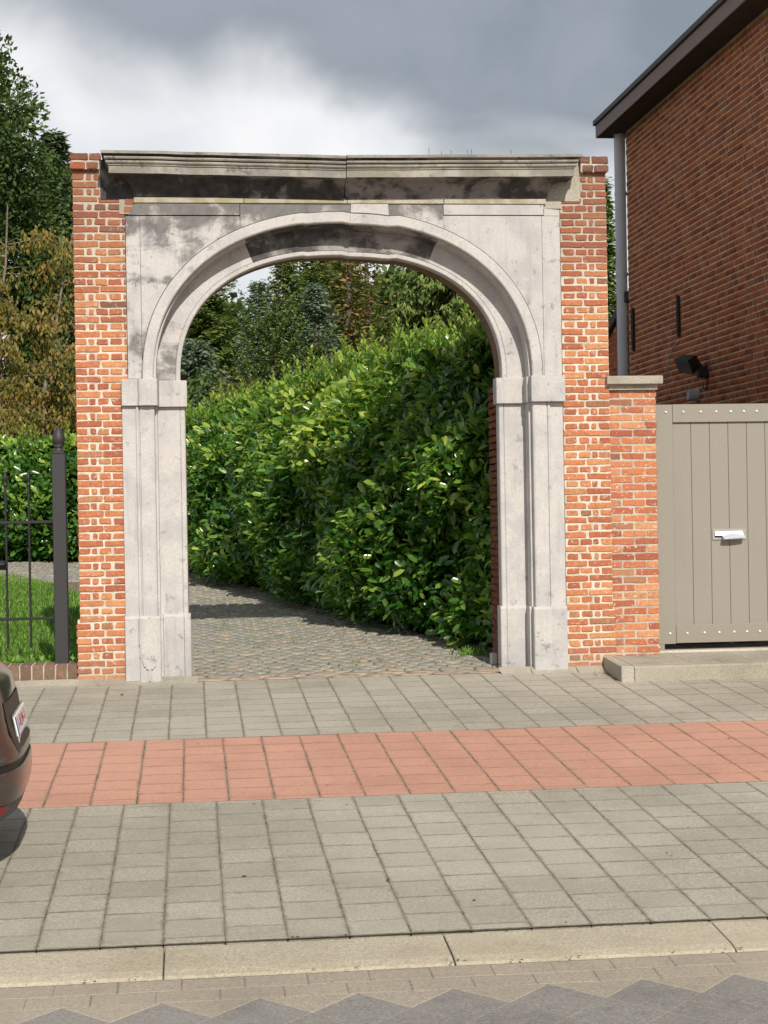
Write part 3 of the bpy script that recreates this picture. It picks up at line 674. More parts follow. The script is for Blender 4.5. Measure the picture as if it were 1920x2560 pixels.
b = MB(); b.box((-.64, WALL-.008, 4.50), (-.47, 16.62, 4.655)); b.build('mortar_infill', M_SLAB, arch)
brick(arch, M_BRICK, -.585, -.475, 4.615, BH, WALL-.012); brick(arch, M_BRICK, -.60, -.505, 4.545, BH, WALL-.012)
b = MB(); b.box((3.49, WALL-.008, 4.565), (3.68, 16.62, 4.655)); b.build('mortar_infill', M_SLAB, arch)
b = MB(); b.box((-.815, WALL-.01, 4.64), (-.40, 17.0, 5.02)); b.build('soot_and_shade_infill', M_COVE, arch)  # black crust and the shade on the mortar wall, both in the colour
b = MB(); b.box((3.45, WALL-.004, 4.64), (3.865, 17.0, 5.02)); b.build('mortar_infill', M_SLAB, arch)
# bits that stand by the gateway
b = MB(); b.box((-.035, -.05, 0), (.035, .05, .125)); o = b.build('door_stop', M_STONE_B, None, bevel=.008, loc=(3.03, 16.86, .02)); tag(o, 'small pale stone block at the inner foot of the right stone jamb', 'stone block')
wm = MB(); wm.tube([(0, 0, 0), (.004, 0, .03), (.0, .004, .062)], [.0025, .002, .0012], 5); wm.tube([(0.002, 0, .035), (.014, 0, .05)], .0015, 4)
WS = wm.mesh('weed_stem', M_TWIG)
for i, (x, h, lb) in enumerate(((2.33, 1.1, 'leftmost dry weed stem sprouting from the top of the cornice'), (2.45, .6, 'short dry weed stem second from the left on the cornice top'), (2.545, .7, 'single dry weed stem third from the left on the cornice top'),
                                 (2.71, .9, 'tallest of the dry stems in the middle clump on the cornice top'), (2.745, 1.0, 'dry stem beside the tallest one in the middle clump on the cornice'), (3.13, .95, 'rightmost dry weed stem on the top of the cornice'))):
    o = link('weed_stem', WS, None, (x, 16.02, 5.03), (R.uniform(-.2, .2), R.uniform(-.25, .25), R.uniform(0, 6))); o.scale = (1, 1, h); tag(o, lb, 'weed', 'dry weeds on the cornice')

# ------------------------------------------------------------------ lower gate pier, slab and gate
gp = empty('gate_pier'); tag(gp, 'lower orange brick gate pier with flat concrete cap beside the taupe gate', 'brick pier')
GX0, GX1, GY = 4.138, 4.617, 16.34
b = MB(); b.box((GX0, GY+.0045, -.1), (GX1-.005, 16.85, 2.772)); b.build('mortar_core', M_MORTAR_GREY, gp, fixn=False)
nC = 35; ch = (2.765-.07)/nC
for i in range(nC):
    zc = .07+ch*(i+.5); L_ = [(0, .232), (.246, GX1-GX0)] if i % 2 else [(0, .108), (.122, .352), (.366, GX1-GX0)]
    for a, c in L_: brick(gp, M_BRICK_NEW, GX0+a+R.uniform(0, .004), GX0+c+R.uniform(-.003, .003), zc, .062, GY)
b = MB(); b.box((4.10, 16.24, 2.822), (4.668, 16.92, 2.905)); b.build('pier_cap', M_SLAB, gp, bevel=.006)
b = MB(); b.box((4.135, 16.30, 2.772), (4.625, 16.88, 2.821)); b.build('cap_mortar_bed', M_MORTAR_GREY, gp)
es = empty('entrance_step'); tag(es, 'low raised concrete step edged with kerbs in front of the taupe gate', 'step', kind='structure')
ZS0, ZS1 = .103, .135
def zs(y): return ZS0+(y-15.5)*(ZS1-ZS0)/1.05
b = MB(); b.add([(4.12, 15.60, zs(15.6)-.008), (9, 15.60, zs(15.6)-.008), (9, 17.2, zs(17.2)-.008), (4.12, 17.2, zs(17.2)-.008)], [(0, 1, 2, 3)]); b.build('step_base', M_JOINT, es, fixn=False)
b = MB()
b.prism([(15.485, -.2), (15.60, -.2), (15.60, zs(15.6)), (15.50, zs(15.5)), (15.485, zs(15.5)-.012)], 4.13, 9.0, 'x'); b.build('step_kerb', M_SLAB, es, bevel=.004)
b = MB(); P = [(4.00, 15.48), (4.125, 15.48), (4.125, 16.335), (4.03, 16.335)]
b.add([(x, y, -.2) for x, y in P]+[(x, y, zs(y)+.002) for x, y in P], [(0, 1, 2, 3), (4, 5, 6, 7), (0, 1, 5, 4), (1, 2, 6, 5), (2, 3, 7, 6), (3, 0, 4, 7)]); b.build('step_kerb', M_SLAB, es, bevel=.006)
SMs = tile_meshes('paving_tile', .293, .293, M_SLAB, 3)
for i in range(13):
    for j in range(3):
        yc = 15.605+.1485+j*.298; link('paving_tile', R.choice(SMs), es, (4.13+.1485+i*.298, yc, zs(yc)+R.uniform(-.001, .001)), (.03, 0, 0))
b = MB(); b.box((4.62, 16.46, .05), (9, 16.75, .152)); b.build('threshold', M_CEMENT, es, bevel=.006)
GYF = 16.52
gate = empty('driveway_gate', (4.66, GYF, 0)); gate.location = (0, 0, 0); tag(gate, 'taupe painted board gate with steel letter slot and bright bolts', 'gate')
b = MB(); b.box((4.655, GYF, .150), (4.720, GYF+.06, .215)); b.box((4.655, GYF, .2155), (4.838, GYF+.06, 2.632)); b.build('stile', M_GATE, gate, bevel=.003)
b = MB(); b.box((4.841, GYF, 2.452), (6.20, GYF+.06, 2.634)); b.build('top_rail', M_GATE, gate, bevel=.003)
b = MB(); b.box((4.841, GYF, .222), (6.20, GYF+.06, .405)); b.build('bottom_rail', M_GATE, gate, bevel=.004)
b = MB(); b.box((.0, 0, 0), (.1905, .03, 2.06)); PM = b.mesh('plank', M_GATE, .0035)
for i in range(8):
    link('plank', PM, gate, (4.842+i*.1935, GYF+.026, .398))
b = MB(); b.box((6.21, GYF-.01, .15), (6.34, GYF+.08, 2.66)); b.build('hinge_post', M_GATE, gate, bevel=.004)
bb = MB(); bb.lathe([(.0135, 0), (.0135, .004), (.0105, .009), (.004, .012)], n=8); BM_ = bb.mesh('bolt', M_BOLT)
for x in (4.769, 4.951, 5.130, 5.293, 5.444, 5.582, 5.716, 5.86, 6.02): link('bolt', BM_, gate, (x, GYF, 2.556), (math.pi/2+.35, 0, 0))
for x in (4.776, 4.954, 5.133, 5.288, 5.443, 5.577, 5.711, 5.86, 6.02): link('bolt', BM_, gate, (x, GYF, .322), (math.pi/2+.35, 0, 0))
ls = MB(); x0, x1, z0, z1 = 5.238, 5.588, 1.258, 1.368; yf = GYF+.026
ls.box((x0, yf-.012, z0), (x1, yf, z0+.024)); ls.box((x0, yf-.012, z1-.020), (x1, yf, z1)); ls.box((x0, yf-.012, z0+.0245), (x0+.026, yf, z1-.0205)); ls.box((x1-.026, yf-.012, z0+.0245), (x1, yf, z1-.0205))
slot = ls.build('letter_slot', M_STEEL, gate, bevel=.002)
b = MB(); b.box((x0+.027, yf-.0025, z0+.025), (x1-.027, yf-.0005, z1-.021)); b.build('slot_opening', M_BLACK, slot)
b = MB(); b.add([(x0+.03, yf-.006, z1-.022), (x1-.03, yf-.006, z1-.022), (x1-.03, yf-.03, z0+.045), (x0+.03, yf-.016, z0+.045), (x0+.03, yf-.009, z1-.022), (x1-.03, yf-.009, z1-.022), (x1-.03, yf-.034, z0+.043), (x0+.03, yf-.020, z0+.043)],
           [(0, 1, 2, 3), (4, 5, 6, 7), (0, 1, 5, 4), (1, 2, 6, 5), (2, 3, 7, 6), (3, 0, 4, 7)]); b.build('slot_flap', M_STEEL, slot)
b = MB(); n = 8; vs = []
for j in range(2):
    for i in range(n+1):
        u = i/n; x = 5.335+.225*u; zc = 1.302+.014*u
        vs += [(x, yf-.004 if j == 0 else yf-.085-.012*math.sin(u*3), zc+(.018*math.sin(math.pi*min(1, u*1.1)) if 1 else 0)-(.028 if j else 0)), (x, yf-.004 if j == 0 else yf-.085-.012*math.sin(u*3), zc-.010-(.028 if j else 0))]
m_ = (n+1)*2
fs = []
for i in range(n):
    a = i*2; fs += [(a, a+2, m_+a+2, m_+a), (a+1, m_+a+1, m_+a+3, a+3), (m_+a, m_+a+2, m_+a+3, m_+a+1)]
fs += [(0, m_, m_+1, 1), (n*2, n*2+1, m_+n*2+1, m_+n*2)]
b.add(vs, fs); tag(b.build('folded_newspaper', M_PAPER), 'rolled white paper sticking out of the steel letter slot', 'newspaper')

# ------------------------------------------------------------------ brick house on the right
house = empty('brick_house'); tag(house, 'dark red brick house with broad brown eaves, gable wall in shade', 'house')
HX, HY0, HY1, HZ = 6.375, 16.9, 23.92, 7.06
b = MB(); b.box((HX+.0035, HY0, -.2), (HX+9, HY1-.01, HZ)); b.build('wall', M_MORTAR_HOUSE, house, fixn=False)
def brick_texture():
    M = Mat('house_front_brick', .9, .15); n = M.node('ShaderNodeTexBrick'); sp = M.sep(); cb = M.node('ShaderNodeCombineXYZ'); M.lk(sp[0], cb.inputs[0]); M.lk(sp[2], cb.inputs[1]); M.lk(cb.outputs[0], n.inputs['Vector'])
    n.inputs['Color1'].default_value = (.36, .088, .036, 1); n.inputs['Color2'].default_value = (.27, .065, .03, 1); n.inputs['Mortar'].default_value = (.5, .4, .28, 1)
    n.inputs['Scale'].default_value = 1; n.inputs['Brick Width'].default_value = .233; n.inputs['Row Height'].default_value = .0772; n.inputs['Mortar Size'].default_value = .006; M.col(n.outputs['Color']); return M.m
b = MB(); b.box((HX+.004, HY0-.02, -.2), (HX+9, HY0-.001, HZ-.001)); b.build('front_wall', brick_texture(), house, fixn=False)
hc = .0772; gable = []
for i in range(int(HZ/hc)+1):
    zc = i*hc+hc/2
    if zc < 1.9 or zc > HZ-.02: continue
    y = HY1-.004-(0 if i % 2 else .06); k = 0
    pat = R.choice([[.222, .105], [.222, .222, .105], [.222]]) if False else ([.222, .222, .105, .222] if (i//2) % 2 else [.222, .105])
    while y > HY0:
        L_ = pat[k % len(pat)]; L_ = min(L_, y-HY0)
        if L_ > .03: gable.append((y-L_/2, zc, L_))
        y -= L_+.011; k += 1
cam_p = Vector((0, 0, 1.63))
def inview(yc, zc):
    d = Vector((HX, yc, zc))-cam_p; q = d.dot(fw); return abs(d.dot(rt)/q) < .231 and abs(d.dot(up)/q) < .306 and zc > 2.62 and HX/yc > .262
vis = sorted([t for t in gable if inview(t[0], t[1])], key=lambda t: t[0]); near = set(vis[:290])
for (yc, zc, L_) in vis[:290]: brick(house, M_BRICK_HOUSE, yc-L_/2, yc+L_/2, zc, .0655, 0, rotz=-math.pi/2, pos=(HX+R.uniform(-.002, .002), yc, zc))
V_, T_, tn = [], [], []
for t in gable:
    if t in near: continue
    yc, zc, L_ = t; xo = HX+R.uniform(-.003, .002); h_, l_ = .0325, L_/2; e = .004; k = len(V_)
    jz = R.uniform(-.002, .002)
    V_ += [(xo, yc-l_+e, zc-h_+e+jz), (xo, yc+l_-e, zc-h_+e+jz), (xo, yc+l_-e, zc+h_-e+jz), (xo, yc-l_+e, zc+h_-e+jz), (xo+.008, yc-l_, zc-h_), (xo+.008, yc+l_, zc-h_), (xo+.008, yc+l_, zc+h_), (xo+.008, yc-l_, zc+h_)]
    for q in ((0, 1, 2, 3), (0, 4, 5, 1), (1, 5, 6, 2), (2, 6, 7, 3), (3, 7, 4, 0)): T_ += [(k+q[0], k+q[2], k+q[1]), (k+q[0], k+q[3], k+q[2])]
    tn += [R.random()]*8
o = tri_cloud('brick', np.array(V_), np.array(T_), M_BRICK_HOUSE_T, house, np.array(tn)); tag(o, kind='stuff')
b = MB(); b.box((HX-.33, HY0-.4, HZ), (HX+9, HY1+.36, HZ+.03)); b.build('soffit', M_SOFFIT, house)
def fascia(x0, y0, x1, y1): b = MB(); b.box((x0, y0, HZ-.012), (x1, y1, HZ+.172)); return b.build('fascia', M_FASCIA, house, bevel=.003)
fascia(HX-.352, HY0-.4, HX-.331, HY1+.02); fascia(HX-.352, HY1+.024, HX-.331, HY1+.382); fascia(HX-.33, HY1+.361, HX+9, HY1+.382)
b = MB(); b.box((HX-.385, HY0-.4, HZ+.174), (HX+9, HY1+.42, HZ+.255)); b.build('roof', M_ROOFTRIM, house, bevel=.01)
dp = MB(); px_, py_ = HX-.058, HY1+.13
dp.tube([(px_, py_, 1.0), (px_, py_, HZ-.005)], .083, 16); pipe = dp.build('downpipe', M_PVC, house)
for z in (3.35, 4.98, 6.16):
    b = MB(); b.tube([(px_, py_, z), (px_, py_, z+.05)], .089, 16); b.build('pipe_collar', M_PVC, pipe)
    b = MB(); b.box((px_+.08, py_-.14, z+.0), (px_+.20, py_-.02, z+.035)); b.build('pipe_clip', M_BLACK, pipe)
for (y, z0, z1) in ((23.62, 3.83, 4.47), (21.36, 3.80, 4.36)):
    b = MB(); b.prism([(y-.035, z0), (y+.03, z0+.02), (y+.045, (z0+z1)/2-.05), (y+.05, (z0+z1)/2+.04), (y+.03, z1), (y-.03, z1-.02), (y-.045, (z0+z1)/2)], HX-.035, HX-.004, 'x'); b.build('wall_anchor', M_RUST, house, bevel=.004)
b = MB(); b.tube([(HX-.13, 20.62, 3.0), (HX+.02, 20.62, 3.0)], .075, 18, caps=False); b.tube([(HX-.13, 20.62, 3.0), (HX-.02, 20.62, 3.0)], .064, 18); b.build('vent_pipe', M_PVC_L, house)
b = MB(); b.tube([(HX-.012, 21.36, 3.76), (HX-.014, 21.66, 3.70), (HX-.014, 21.92, 3.52), (HX-.012, 22.0, 3.22)], .006, 5); b.build('cable', M_PVC_L, house)
b = MB(); b.prism([(HY1-.01, -.2), (28.4, -.2), (28.4, 3.1), (HY1-.01, 4.62)], HX+.02, HX+6, 'x'); b.build('annex_wall', M_MORTAR_HOUSE, house)
V_, T_, tn = [], [], []
for i in range(70):
    zc = i*hc+hc/2; y = HY1+.02+(.11 if i % 2 else 0)
    while y < 28.2:
        if zc < 4.55-(y-HY1)*.34 and zc > 1.5:
            k = len(V_); V_ += [(HX+.012, y, zc-.033), (HX+.012, y+.22, zc-.033), (HX+.012, y+.22, zc+.033), (HX+.012, y, zc+.033)]; T_ += [(k, k+2, k+1), (k, k+3, k+2)]; tn += [R.random()]*4
        y += .232
tag(tri_cloud('annex_brick', np.array(V_), np.array(T_), M_BRICK_HOUSE_T, house, np.array(tn)), kind='stuff')
b = MB(); b.prism([(HY1+.0, 4.60), (28.6, 3.02), (28.6, 3.14), (HY1+.0, 4.74)], HX-.05, HX+6, 'x'); b.build('annex_roof', M_ROOFTRIM, house)
fl = empty('floodlight', (HX, 20.25, 3.26)); tag(fl, 'black outdoor floodlight on a bracket on the shaded brick wall', 'floodlight')
b = MB(); b.box((-.11, -.07, -.07), (-.002, .07, .07)); b.build('junction_box', M_BLACK, fl, bevel=.01)
b = MB(); b.tube([(-.06, 0, .06), (-.10, .03, .13), (-.17, .05, .17)], .022, 8); b.build('bracket', M_BLACK, fl)
hd = MB(); hv = []
for (d, s1, s2) in ((0, .05, .06), (.06, .085, .10), (.17, .10, .135), (.20, .105, .14)):
    for (u, v) in ((-1, -1), (1, -1), (1, 1), (-1, 1)): hv.append((-d, u*s2, v*s1))
hf = [(0, 1, 2, 3), (15, 14, 13, 12)]+[(r_*4+k, r_*4+(k+1) % 4, (r_+1)*4+(k+1) % 4, (r_+1)*4+k) for r_ in range(3) for k in range(4)]
hd.add(hv, hf); head = hd.build('lamp_head', M_BLACK, fl, bevel=.006, loc=(-.13, .05, .17), rot=(.15, -.55, .35))
b = MB(); b.box((-.207, -.12, -.09), (-.201, .12, .09)); b.build('lamp_glass', M_STEEL, head)
b = MB(); b.tube([(-.03, -.05, .1), (-.03, -.10, -.02), (-.02, -.09, -.16), (-.015, .0, -.22), (-.012, .10, -.20), (-.012, .12, -.13)], .008, 6); b.build('lamp_cable', M_BLACK, fl)

# ------------------------------------------------------------------ iron fence with its edging on the left
fence = empty('iron_fence'); tag(fence, 'black iron bar fence with a square post and acorn finial, left of the brick pier', 'fence')
FY = 16.50
b = MB(); b.box((-1.337, FY, .13), (-1.207, FY+.13, 2.215)); b.box((-1.329, FY+.008, 2.2155), (-1.215, FY+.122, 2.243)); post = b.build('post', M_POST, fence, bevel=.006)
b = MB(); b.lathe([(.05, 0), (.052, .012), (.038, .022), (.036, .035), (.046, .042), (.046, .052), (.040, .058), (.052, .072), (.061, .10), (.062, .125), (.056, .155), (.043, .19), (.026, .218), (.010, .236), (.001, .24)], (-1.272, FY+.065, 2.243), 18); b.build('finial', M_POST, post)
b = MB(); b.box((-6, FY+.05, 1.545), (-1.337, FY+.078, 1.575)); b.build('rail', M_IRON, fence, bevel=.004)
b = MB(); b.box((-6, FY+.05, .610), (-1.340, FY+.078, .638)); b.build('rail', M_IRON, fence, bevel=.004)
bar = MB(); bar.tube([(0, 0, .34), (0, 0, 1.90)], .0115, 8); bar.lathe([(.012, 1.90), (.022, 1.915), (.022, 1.93), (.012, 1.94), (.013, 1.955), (.024, 1.975), (.018, 2.01), (.006, 2.05), (.001, 2.07)], (0, 0, 0), 8)
BARM = bar.mesh('bar', M_IRON)
for i in range(20): link('bar', BARM, fence, (-1.567-.2195*i, FY+.064, 0), (0, 0, 0))
b = MB(); b.box((-1.90, FY-.02, 1.10), (-1.80, FY+.10, 1.19)); b.tube([(-1.90, FY-.06, 1.15), (-1.80, FY-.06, 1.16), (-1.78, FY-.01, 1.16)], .016, 8); b.build('latch', M_IRON, fence, bevel=.006)
edge_ = empty('brick_edging'); tag(edge_, 'low edging of brown bricks on end under the iron fence', 'edging', kind='structure')
b = MB(); b.box((-6.5, 16.36, -.1), (-1.10, 16.68, .185)); b.build('edging_core', M_MORTAR_GREY, edge_, fixn=False)
ebm = [brick_mesh(.150, .098, M_BRICK_EDGE, .30, .003) for _ in range(4)]
for i in range(40):
    o = link('edging_brick', R.choice(ebm), edge_, (-1.155-.112*i, 16.345+R.uniform(-.003, .003), .118+R.uniform(-.004, .004)), (0, math.pi/2+R.uniform(-.02, .02), 0))

# ------------------------------------------------------------------ parked car, tail at the left edge
CYC = 9.86
car = empty('parked_car', (-.955, CYC, g(CYC)), (TILT, 0, 0)); tag(car, 'brown metallic car parked on the pavement, only its tail showing at the left edge', 'car')
HL = 2.15
def ring(z, ins, hw, n=72, p=3.6, nose=0.):
    out = []
    for k in range(n):
        a = 2*math.pi*k/n; c, s = math.cos(a), math.sin(a)
        x = math.copysign(abs(c)**(2/p), c); y = math.copysign(abs(s)**(2/p), s)
        L_ = HL-ins if c > 0 else HL-nose
        out.append((-HL+x*L_, y*hw, z))
    return out
def shell(levels, name, mat, parent, p=3.6, captop=True, capbot=True):
    b = MB(); n = 72; rows = [ring(*l, p=p) if len(l) == 3 else ring(l[0], l[1], l[2], p=p, nose=l[3]) for l in levels]
    vs = [v for r_ in rows for v in r_]; fs = [(i*n+k, i*n+(k+1) % n, (i+1)*n+(k+1) % n, (i+1)*n+k) for i in range(len(rows)-1) for k in range(n)]
    b.add(vs, fs, 0, True)
    if captop: b.add(rows[-1], [list(range(n))])
    if capbot: b.add(rows[0], [list(range(n-1, -1, -1))])
    return b.build(name, mat, parent)
def lv(z, ins, hw): return (z, ins, hw, ins*.9)
shell([lv(.25, .22, .80), lv(.29, .11, .85), lv(.34, .045, .872), lv(.42, .022, .878)], 'bumper', plain('grey_bumper_plastic', (.12, .115, .115), .6, .3, var=.08, bump=0), car)
shell([lv(.421, .012, .886), lv(.46, .004, .89), lv(.50, .0, .892), lv(.58, .0, .892), lv(.596, .004, .89)], 'bumper_cover', M_CAR, car)
shell([lv(.597, .014, .884), lv(.606, .018, .882), lv(.630, .018, .882), lv(.640, .014, .884)], 'bumper_strip', M_BLACK, car)
body = shell([lv(.641, .004, .89), lv(.70, .012, .89), lv(.78, .050, .888), (.86, .068, .886, .1), (.94, .080, .882, .25), (1.0, .092, .876, .5), (1.045, .105, .866, .7), (1.09, .150, .852, 1.0), (1.13, .200, .836, 1.3)], 'body', M_CAR, car)
cab = shell([(1.131, .215, .832, 1.35), (1.20, .225, .815, 1.5), (1.40, .25, .76, 1.75), (1.47, .27, .735, 1.85)], 'window_band', M_GLASS, car)
shell([(1.471, .262, .74, 1.84), (1.52, .30, .715, 1.95), (1.55, .42, .66, 2.05), (1.56, .7, .5, 2.3)], 'roof', M_CAR, car)
b = MB()
for s in (-1, 1):
    pts = [(-.33, s*.862, 1.12), (-.35, s*.845, 1.2), (-.40, s*.785, 1.40), (-.43, s*.755, 1.5)]
    b.tube(pts, [.06, .055, .05, .045], 8)
b.build('pillar', M_CAR, car)
def rear_pt(y, z, out=.004):
    """A point on the tail surface of the body at height z."""
    lev = [(.36, .022, .878), (.50, 0, .892), (.641, .004, .89), (.70, .012, .89), (.78, .05, .888), (.86, .068, .886), (.94, .08, .882), (1.0, .092, .876), (1.045, .105, .866), (1.09, .15, .852), (1.13, .2, .836)]
    ins = np.interp(z, [l[0] for l in lev], [l[1] for l in lev]); hw = np.interp(z, [l[0] for l in lev], [l[2] for l in lev])
    return (-HL+(HL-ins)*max(0, 1-abs(y/hw)**3.6)**(1/3.6)+out, y, z)
def patch(y0, y1, z0, z1, name, mat, parent, out=.004, n=10, m_=4):
    b = MB(); vs = [rear_pt(y0+(y1-y0)*i/n, z0+(z1-z0)*j/m_, out) for j in range(m_+1) for i in range(n+1)]
    b.add(vs, [(j*(n+1)+i, j*(n+1)+i+1, (j+1)*(n+1)+i+1, (j+1)*(n+1)+i) for j in range(m_) for i in range(n)], 0, True); return b.build(name, mat, parent, fixn=False)
for s in (-1, 1): patch(s*.64, s*.868, .78, 1.0, 'tail_light', M_TAIL, car, .008)
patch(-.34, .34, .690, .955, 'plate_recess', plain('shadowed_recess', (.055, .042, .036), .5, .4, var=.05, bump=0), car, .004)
for s in (-1, 1): patch(s*.46, s*.70, .365, .412, 'rear_reflector', M_REFL, car, -.004)
pl = MB(); pl.box((-.004, -.26, -.056), (.004, .26, .056)); plate = pl.build('number_plate', M_WHITE, car, bevel=.002, loc=(-.043, .03, .80), rot=(0, -.2, 0))
b = MB(); b.box((-.006, -.275, -.072), (-.0045, .275, .070)); b.build('plate_holder', M_STEEL, plate)
b = MB(); b.box((-.001, -.275, -.115), (.003, .275, -.0585)); b.build('plate_ledge', M_PVC_L, plate)
b = MB(); b.box((.0042, -.257, -.052), (.0052, -.218, .052)); b.build('plate_band', M_BLUEPLATE, plate)
tcv = bpy.data.curves.new('plate_lettering', 'FONT'); tcv.body = '1-VLW-11'; tcv.size = .096; tcv.extrude = .0006; tcv.align_x = 'CENTER'; tcv.align_y = 'CENTER'; tcv.materials.append(M_REDTXT)
tmp = bpy.data.objects.new('plate_text', tcv); COL.objects.link(tmp); bpy.context.view_layer.update()
tme = bpy.data.meshes.new_from_object(tmp.evaluated_get(bpy.context.evaluated_depsgraph_get())); bpy.data.objects.remove(tmp)
to = bpy.data.objects.new('plate_lettering', tme); COL.objects.link(to); to.parent = plate; to.location = (.0052, .02, 0); to.rotation_euler = (math.pi/2, 0, math.pi/2)
for (x, s) in ((-.86, 1), (-.86, -1), (-3.4, 1), (-3.4, -1)):
    b = MB(); b.tube([(x, s*.70, .315), (x, s*.895, .315)], .315, 24); wh = b.build('wheel', M_TYRE, car)
    b = MB(); b.tube([(x, s*.80, .315), (x, s*.900, .315)], .20, 18); b.build('rim', M_STEEL, wh)

# ------------------------------------------------------------------ cobbled drive
drive = MB(); dp_ = [(.0, 16.28), (3.02, 16.28), (3.7, 17.4), (2.6, 19.6), (1.5, 23.6), (.3, 27.6), (-.6, 29.9), (-3, 31.2), (-12, 31.6), (-12, 29.3), (-5, 29.3), (-3.1, 28.1), (-2.3, 26.3), (-1.62, 24.1), (-1.25, 21.9), (-.9, 17.0), (-.06, 16.9)]
drive.add([(x, y, g(y)-.020) for x, y in dp_], [list(range(len(dp_)))])
drv = tag(drive.build('drive', M_JOINT, fixn=False), 'grey cobbled drive passing through the arch and curving left along the hedge', 'drive', kind='structure')
def inpoly(x, y, P):
    c = False; j = len(P)-1
    for i in range(len(P)):
        if (P[i][1] > y) != (P[j][1] > y) and x < (P[j][0]-P[i][0])*(y-P[i][1])/(P[j][1]-P[i][1])+P[i][0]: c = not c
        j = i
    return c
def cobble_mesh(sx, sy, mat, h=.035):
    b = MB(); P = []
    for (u, v) in ((-1, -.6), (-.6, -1), (.6, -1), (1, -.6), (1, .6), (.6, 1), (-.6, 1), (-1, .6)): P.append((u*sx/2*R.uniform(.9, 1.04), v*sy/2*R.uniform(.9, 1.04)))
    vs = [(x, y, -h) for x, y in P]+[(x, y, -.010) for x, y in P]+[(x*.78, y*.76, R.uniform(-.002, .003)) for x, y in P]; n = 8
    b.add(vs, [(i, (i+1) % n, n+(i+1) % n, n+i) for i in range(n)]+[(n+i, n+(i+1) % n, 2*n+(i+1) % n, 2*n+i) for i in range(n)]+[list(range(2*n, 3*n))], 0, True)
    return b.mesh('cobble', mat)
CBM = [cobble_mesh(.176, .134, M_COB) for _ in range(10)]
SETT = [cobble_mesh(.325, .165, M_SETT) for _ in range(6)]
for i in range(9): link('sett', R.choice(SETT), drv, (.15+.333*i, 16.36+R.uniform(-.006, .006), g(16.36)+.006+R.uniform(-.003, .004)), (TILT, 0, R.uniform(-.05, .05)))
for i in range(9): link('sett', R.choice(SETT), drv, (.27+.333*i, 16.53+R.uniform(-.006, .006), g(16.53)+.003), (TILT, 0, R.uniform(-.05, .05)))
cnt = 0; farc = []; y = 16.70; rI = 0
while y < 31.0:
    x = -12 if y > 27 else -1.6; x += (.09 if rI % 2 else 0)
    while x < 3.6:
        if inpoly(x, y, dp_):
            yy = y+.035*math.sin(x*1.7+y)+R.uniform(-.012, .012)
            if cnt < 288 and x > -.1:
                link('cobble', R.choice(CBM), drv, (x+R.uniform(-.012, .012), yy, g(yy)+R.uniform(-.006, .005)), (TILT+R.uniform(-.05, .05), R.uniform(-.05, .05), R.uniform(-.12, .12))); cnt += 1
            else: farc.append((x+R.uniform(-.012, .012), yy))
        x += .180
    y += .139; rI += 1
V_, T_, tn = [], [], []
for (x, y) in farc:
    k = len(V_); z = g(y)+R.uniform(-.006, .005); sx, sy = .080*R.uniform(.9, 1.03), .061*R.uniform(.9, 1.03); tl = [R.uniform(-.006, .006) for _ in range(4)]
    for (u, v), q in zip(((-1, -1), (1, -1), (1, 1), (-1, 1)), tl): V_.append((x+u*sx*.75, y+v*sy*.75, z+q*.5+v*sy*SLOPE))
    for (u, v) in ((-1, -1), (1, -1), (1, 1), (-1, 1)): V_.append((x+u*sx, y+v*sy, z-.012+v*sy*SLOPE))
    for (u, v) in ((-1, -1), (1, -1), (1, 1), (-1, 1)): V_.append((x+u*sx, y+v*sy, z-.04+v*sy*SLOPE))
    T_ += [(k, k+1, k+2), (k, k+2, k+3)]
    for L0 in (0, 4):
        for i in range(4): a, c = k+L0+i, k+L0+(i+1) % 4; T_ += [(a, a+4, c+4), (a, c+4, c)]
    tn += [R.random()]*12
tag(tri_cloud('cobble', np.array(V_), np.array(T_), M_COB_T, drv, np.array(tn)), kind='stuff')

# ------------------------------------------------------------------ laurel hedge
HP = np.array([(3.62, 17.30), (3.46, 17.52), (3.22, 17.95), (2.365, 19.25), (1.2, 23.4), (0, 27.4), (-.7, 29.5), (-1.6, 30.5), (-3.2, 30.9), (-7.5, 31.1)])
HT = np.array([3.42, 3.44, 3.50, 3.52, 3.45, 3.26, 3.14, 2.98, 2.96, 2.96])
seg = np.linalg.norm(np.diff(HP, axis=0), axis=1); SS = np.concatenate([[0], np.cumsum(seg)]); STOT = SS[-1]
def hedge_at(s):
    x = np.interp(s, SS, HP[:, 0]); y = np.interp(s, SS, HP[:, 1]); t = np.interp(s, SS, HT)
    e = .15; tx = np.interp(s+e, SS, HP[:, 0])-np.interp(s-e, SS, HP[:, 0]); ty = np.interp(s+e, SS, HP[:, 1])-np.interp(s-e, SS, HP[:, 1]); l = np.hypot(tx, ty)+1e-9
    return x, y, t, -ty/l*-1*-1, tx/l*-1*-1      # placeholder normal, fixed below
def hnorm(s):
    e = .25; tx = np.interp(s+e, SS, HP[:, 0])-np.interp(s-e, SS, HP[:, 0]); ty = np.interp(s+e, SS, HP[:, 1])-np.interp(s-e, SS, HP[:, 1]); l = np.hypot(tx, ty)+1e-9
    nx, ny = -ty/l, tx/l                           # left of travel
    return np.where(ny > 0, -nx, nx)*1.0, np.where(ny > 0, -ny, ny)*1.0
hedge = empty('laurel_hedge'); tag(hedge, 'tall glossy green laurel hedge seen through the arch and along the cobbled drive', 'hedge')
gz = lambda y: SLOPE*(np.clip(y, 6, 48)-WALL)
